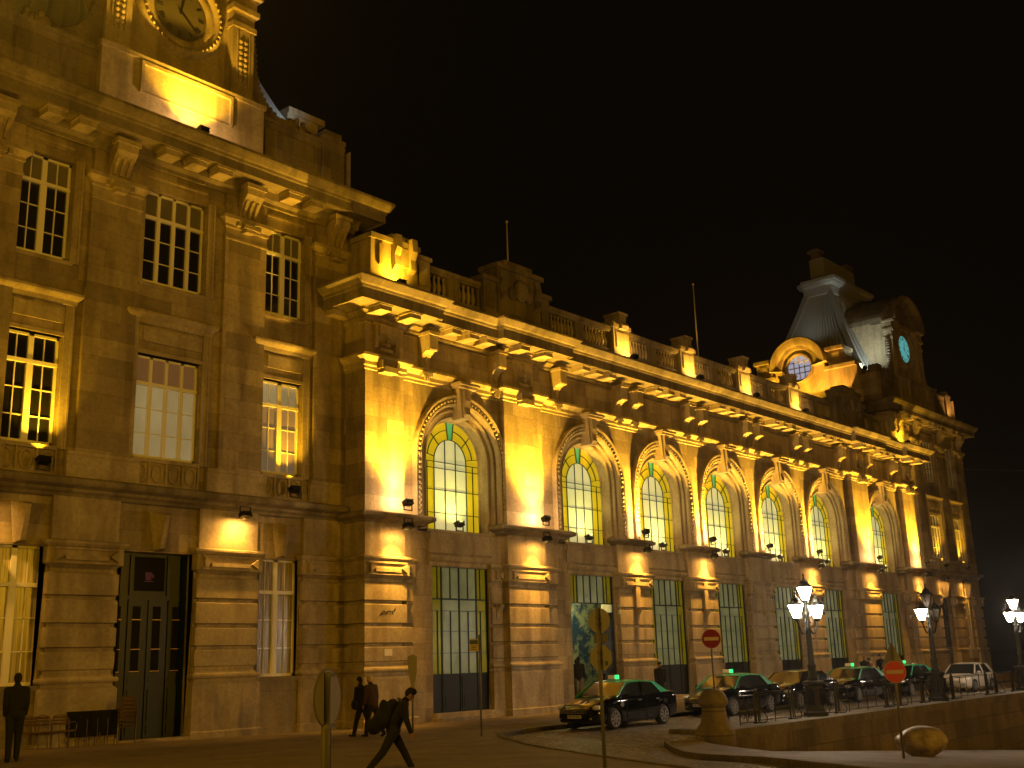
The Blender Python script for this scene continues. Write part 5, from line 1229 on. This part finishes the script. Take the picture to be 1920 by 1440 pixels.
sb.matrix_world = pp.matrix_world.copy(); sb.location = pp.location; sb.rotation_euler = pp.rotation_euler; tag(sb, 'black shoulder bag carried by the person left of the blond walker', 'bag')
pp, J = person('hooded person in black leaning forward in mid stride with a big backpack, nearest walker', (-35.03, -13.52, .10), R_*.97+A_*.25, 1.66, .24, .26, ((.52, .05), (-.52, .22)), ((-.25, .25), (.10, .25)), .35, Fb, Fb2, Hd, cap=Fb, beanie=True, bulk=1.1)
bk = J['back']; ch = J['chest']; wa = J['waist']
bo_ = blob('backpack', [('c', ch+bk*.17+J['up2']*.02, .12, wa+bk*.24-J['up2']*.12, .17), ('c', wa+bk*.24-J['up2']*.10+Vector((.06, 0, 0)), .15, wa+bk*.30-J['up2']*.26, .15), ('e', (ch+wa)/2+bk*.30, .13, .09, .16)], .018, fabric('black_leather', (.008, .008, .008)), None, 3)
sm_ = blob('shoulder_straps', [('c', ch+Vector((s_*.1, 0, 0))+bk*.12+J['up2']*.18, .022, ch+Vector((s_*.12, 0, 0))-bk*.13+J['up2']*.0, .022) for s_ in (-1, 1)], .014, Fgr, bo_, 1)
bo_.location = pp.location; bo_.rotation_euler = pp.rotation_euler; tag(bo_, 'large black backpack worn by the leaning walker', 'backpack')
person('man in black jacket and pale jeans standing in the open doorway with the blue tiles', (-12.35, -.2, .37), A_, 1.74, 0, .02, ((.02, .02), (.05, .05)), ((-.05, .4), (-.05, .4)), 0, Fb, Fg, Hd, bulk=1.1)
person('person in orange top deeper inside the tiled doorway', (-11.35, .7, .36), A_+R_*.2, 1.66, 0, 0, ((.02, .02), (.05, .05)), ((0, .4), (0, .4)), 0, For_, Fb2, Hd)
pp, J = person('small person in dark brown coat below the orange top, behind the first taxi', (-13.4, -2.3, .10), A_, 1.34, .05, .05, ((.02, .02), (.05, .05)), ((.1, .3), (.1, .3)), 0, Fdb, Fb2, Hd, longcoat=True, bulk=1.1)
rb_ = blob('red_bag', [('e', Vector((-.34, .05, .50)), .09, .15, .21), ('c', Vector((-.30, .05, .66)), .012, Vector((-.27, .05, .78)), .012)], .016, mat('red_plastic_bag', (.55, .02, .03), .5), None, 2)
rb_.location = pp.location; rb_.rotation_euler = pp.rotation_euler; tag(rb_, 'bright red bag hanging beside the small person in brown', 'bag')
person('man in dark cap and long black coat facing the street by a glazed doorway', (-8.6, -1.7, .10), -A_, 1.70, 0, .02, ((.02, .02), (.08, .08)), ((0, .3), (0, .3)), .1, Fb, Fb, Hd, cap=Fb2, longcoat=True, bulk=1.1)
person('person in dark jacket with arm raised, leftmost of the three behind the fourth taxi', (4.5, -5.1, .10), Vector((.9, .3)), 1.66, .05, .1, ((.02, .02), (.05, .05)), ((.6, .9), (.3, .5)), .1, Fb2, Fb, fabric('fair_hair', (.35, .22, .12)))
person('person in pale pink top bending down, middle of the three behind the fourth taxi', (5.5, -5.1, .10), Vector((-.9, .3)), 1.60, .15, .35, ((.02, .1), (.05, .15)), ((.5, .4), (.4, .4)), .2, fabric('pale_pink_cloth', (.5, .32, .27)), Fb2, Hd)
person('person in black coat leaning in, rightmost of the three behind the fourth taxi', (6.6, -5.1, .10), Vector((-.9, .1)), 1.74, .1, .2, ((.02, .02), (.05, .05)), ((.2, .5), (.2, .5)), .3, Fb, Fb, Hd, longcoat=True)

# ------------------------------------------------------------------ cafe furniture stacked by the door
M_alu = mat('aluminium_chair', (.22, .19, .16), .35, .8); M_seat = mat('wooden_chair_slats', (.12, .07, .035), .5)
def cafe_chair():
    t = thing('cafe_chair', 'x', 'chair')
    for sx_ in (-1, 1):
        for sy_ in (-1, 1):
            l = MB(); l.tube([(sx_*.24, sy_*.22, 0), (sx_*.22, sy_*.19, .44)], .013, 6); obj('leg', l, M_alu, t)
    s_ = MB(); s_.box(-.22, .22, -.22, .22, .43, .455); s_.tube([(-.23, .23, .44), (.23, .23, .44)], .013, 6); obj('seat', s_, M_seat, t)
    b = MB(); b.tube([(-.22, -.20, .44), (-.24, -.24, .72), (-.16, -.27, .84), (0, -.28, .87), (.16, -.27, .84), (.24, -.24, .72), (.22, -.20, .44)], .013, 6)
    for z in (.62, .70, .78): b.box(-.2, .2, -.275, -.26, z, z+.05)
    obj('backrest', b, M_seat, t)
    a = MB()
    for sx_ in (-1, 1): a.tube([(sx_*.24, -.23, .66), (sx_*.26, .05, .67), (sx_*.25, .20, .64), (sx_*.23, .21, .44)], .013, 6)
    obj('armrest', a, M_alu, t)
    return t
ch0 = cafe_chair(); zg = gz(-33.5, -.1)+.10
first = True
stack = [(-32.75, -.15, zg+.10*k, -.5) for k in range(5)]
stack2 = [(-34.55, -.12, zg+.0, -.9), (-34.95, .0, zg, -1.0), (-35.3, -.05, zg, -1.0)]
def setchair(c, x, y, z, rz, lab): c.location = (x, y, z); c.rotation_euler = (0, 0, rz); c['label'] = lab; c['group'] = 'cafe chairs put away by the green door'
labs = ['lowest', 'second lowest', 'middle', 'second highest', 'topmost']
for k, (x, y, z, rz) in enumerate(stack):
    c = ch0 if first else copy_tree(ch0); first = False
    setchair(c, x, y, z, rz, '%s chair of the cafe chair stack right beside the green door' % labs[k])
for k, (x, y, z, rz) in enumerate(stack2): c = copy_tree(ch0); setchair(c, x, y, z, rz, ['wooden slat cafe chair next to the folded tables', 'cafe chair in the middle of the three left of the folded tables', 'cafe chair farthest left, behind the standing man in black'][k])
for k in range(4):
    x = -34.1+.3*k
    t = thing('folded_table', ['leftmost', 'second from left', 'third from left', 'rightmost'][k]+' of the folded cafe tables leaning at the plinth', 'table', (x, .02, zg), -.4+.05*k, 'folded cafe tables at the plinth')
    b = MB(); b.obox((0, 0, .58), Vector((1, 0, 0)), Vector((0, 1, .12)).normalized(), Vector((0, -.12, 1)).normalized(), .30, .012, .34); obj('tabletop', b, M_iron, t)
    for s_ in (-1, 1): b = MB(); b.tube([(s_*.24, -.08, 0), (s_*.24, .0, .9)], .013, 5); b.tube([(s_*.20, .10, 0), (s_*.20, -.02, .85)], .013, 5); obj('leg', b, M_alu, t)

# ------------------------------------------------------------------ beyond the station
bd = thing('dark_building', 'unlit building in shadow beyond the right end of the station', 'building', (74, 22, 0))
b = MB(); wall_grid(b, -22, 26, -4, 17, 0, .4, [(x, x+1.4, z, z+2.4) for x in range(-20, 24, 4) for z in (1, 5.4, 9.8)]); b.box(-22, 26, .4, 14, -4, 17); obj('wall', b, M_attic, bd)
b = MB(); b.sweep([(-22, 14), (-22, 0), (26, 0), (26, 14)], [(0, 16.6), (.3, 16.8), (.5, 17.2), (.5, 17.4), (0, 17.5)]); obj('cornice', b, M_attic, bd)
for x in range(-20, 24, 4):
    for z in (1, 5.4, 9.8): b = MB(); b.box(x+.02, x+1.38, .3, .38, z+.02, z+2.38); w = obj('window', b, M_dark, bd); b = MB(); b.box(x+.66, x+.74, .26, .3, z, z+2.4); b.box(x, x+1.4, .26, .3, z+1.6, z+1.68); obj('frame', b, M_white, w)
b = MB(); b.tube([(26.1, .2, 14.35), (38, .0, 15.55), (60, -.5, 17.7)], .02, 4); tag(obj('overhead_cable', b, M_pole), 'thin overhead cable stretched from the right pavilion towards the right', 'cable')
for k, x in enumerate((9.0, 10.3)):
    t = thing('litter_bin', ['dark litter bin left of its twin behind the far railing', 'dark litter bin right of its twin behind the far railing'][k], 'litter bin', (x, -11.6, .12), 0, 'litter bins behind the far railing')
    b = MB(); b.lathe([(.25, 0), (.30, .1), (.32, .85)], n=14); obj('bin_body', b, M_iron, t); b = MB(); b.lathe([(.34, .86), (.34, .92), (.2, 1.0)], n=14); obj('bin_lid', b, M_iron, t)

HZ = MB(); HZ.box(-95, 130, -60, 60, -8, 48)  # thin volume added to put a glow around the lit lanterns
M_hz = bpy.data.materials.new('lamp_glow_haze'); M_hz.use_nodes = True; nt = M_hz.node_tree; nt.nodes.remove(nt.nodes['Principled BSDF'])
pv = nt.nodes.new('ShaderNodeVolumePrincipled'); pv.inputs['Color'].default_value = (.9, .88, .84, 1); pv.inputs['Density'].default_value = .0005; pv.inputs['Anisotropy'].default_value = .86
nt.links.new(pv.outputs[0], nt.nodes['Material Output'].inputs['Volume'])
hz = tag(obj('added_haze', HZ, M_hz), kind='stuff')
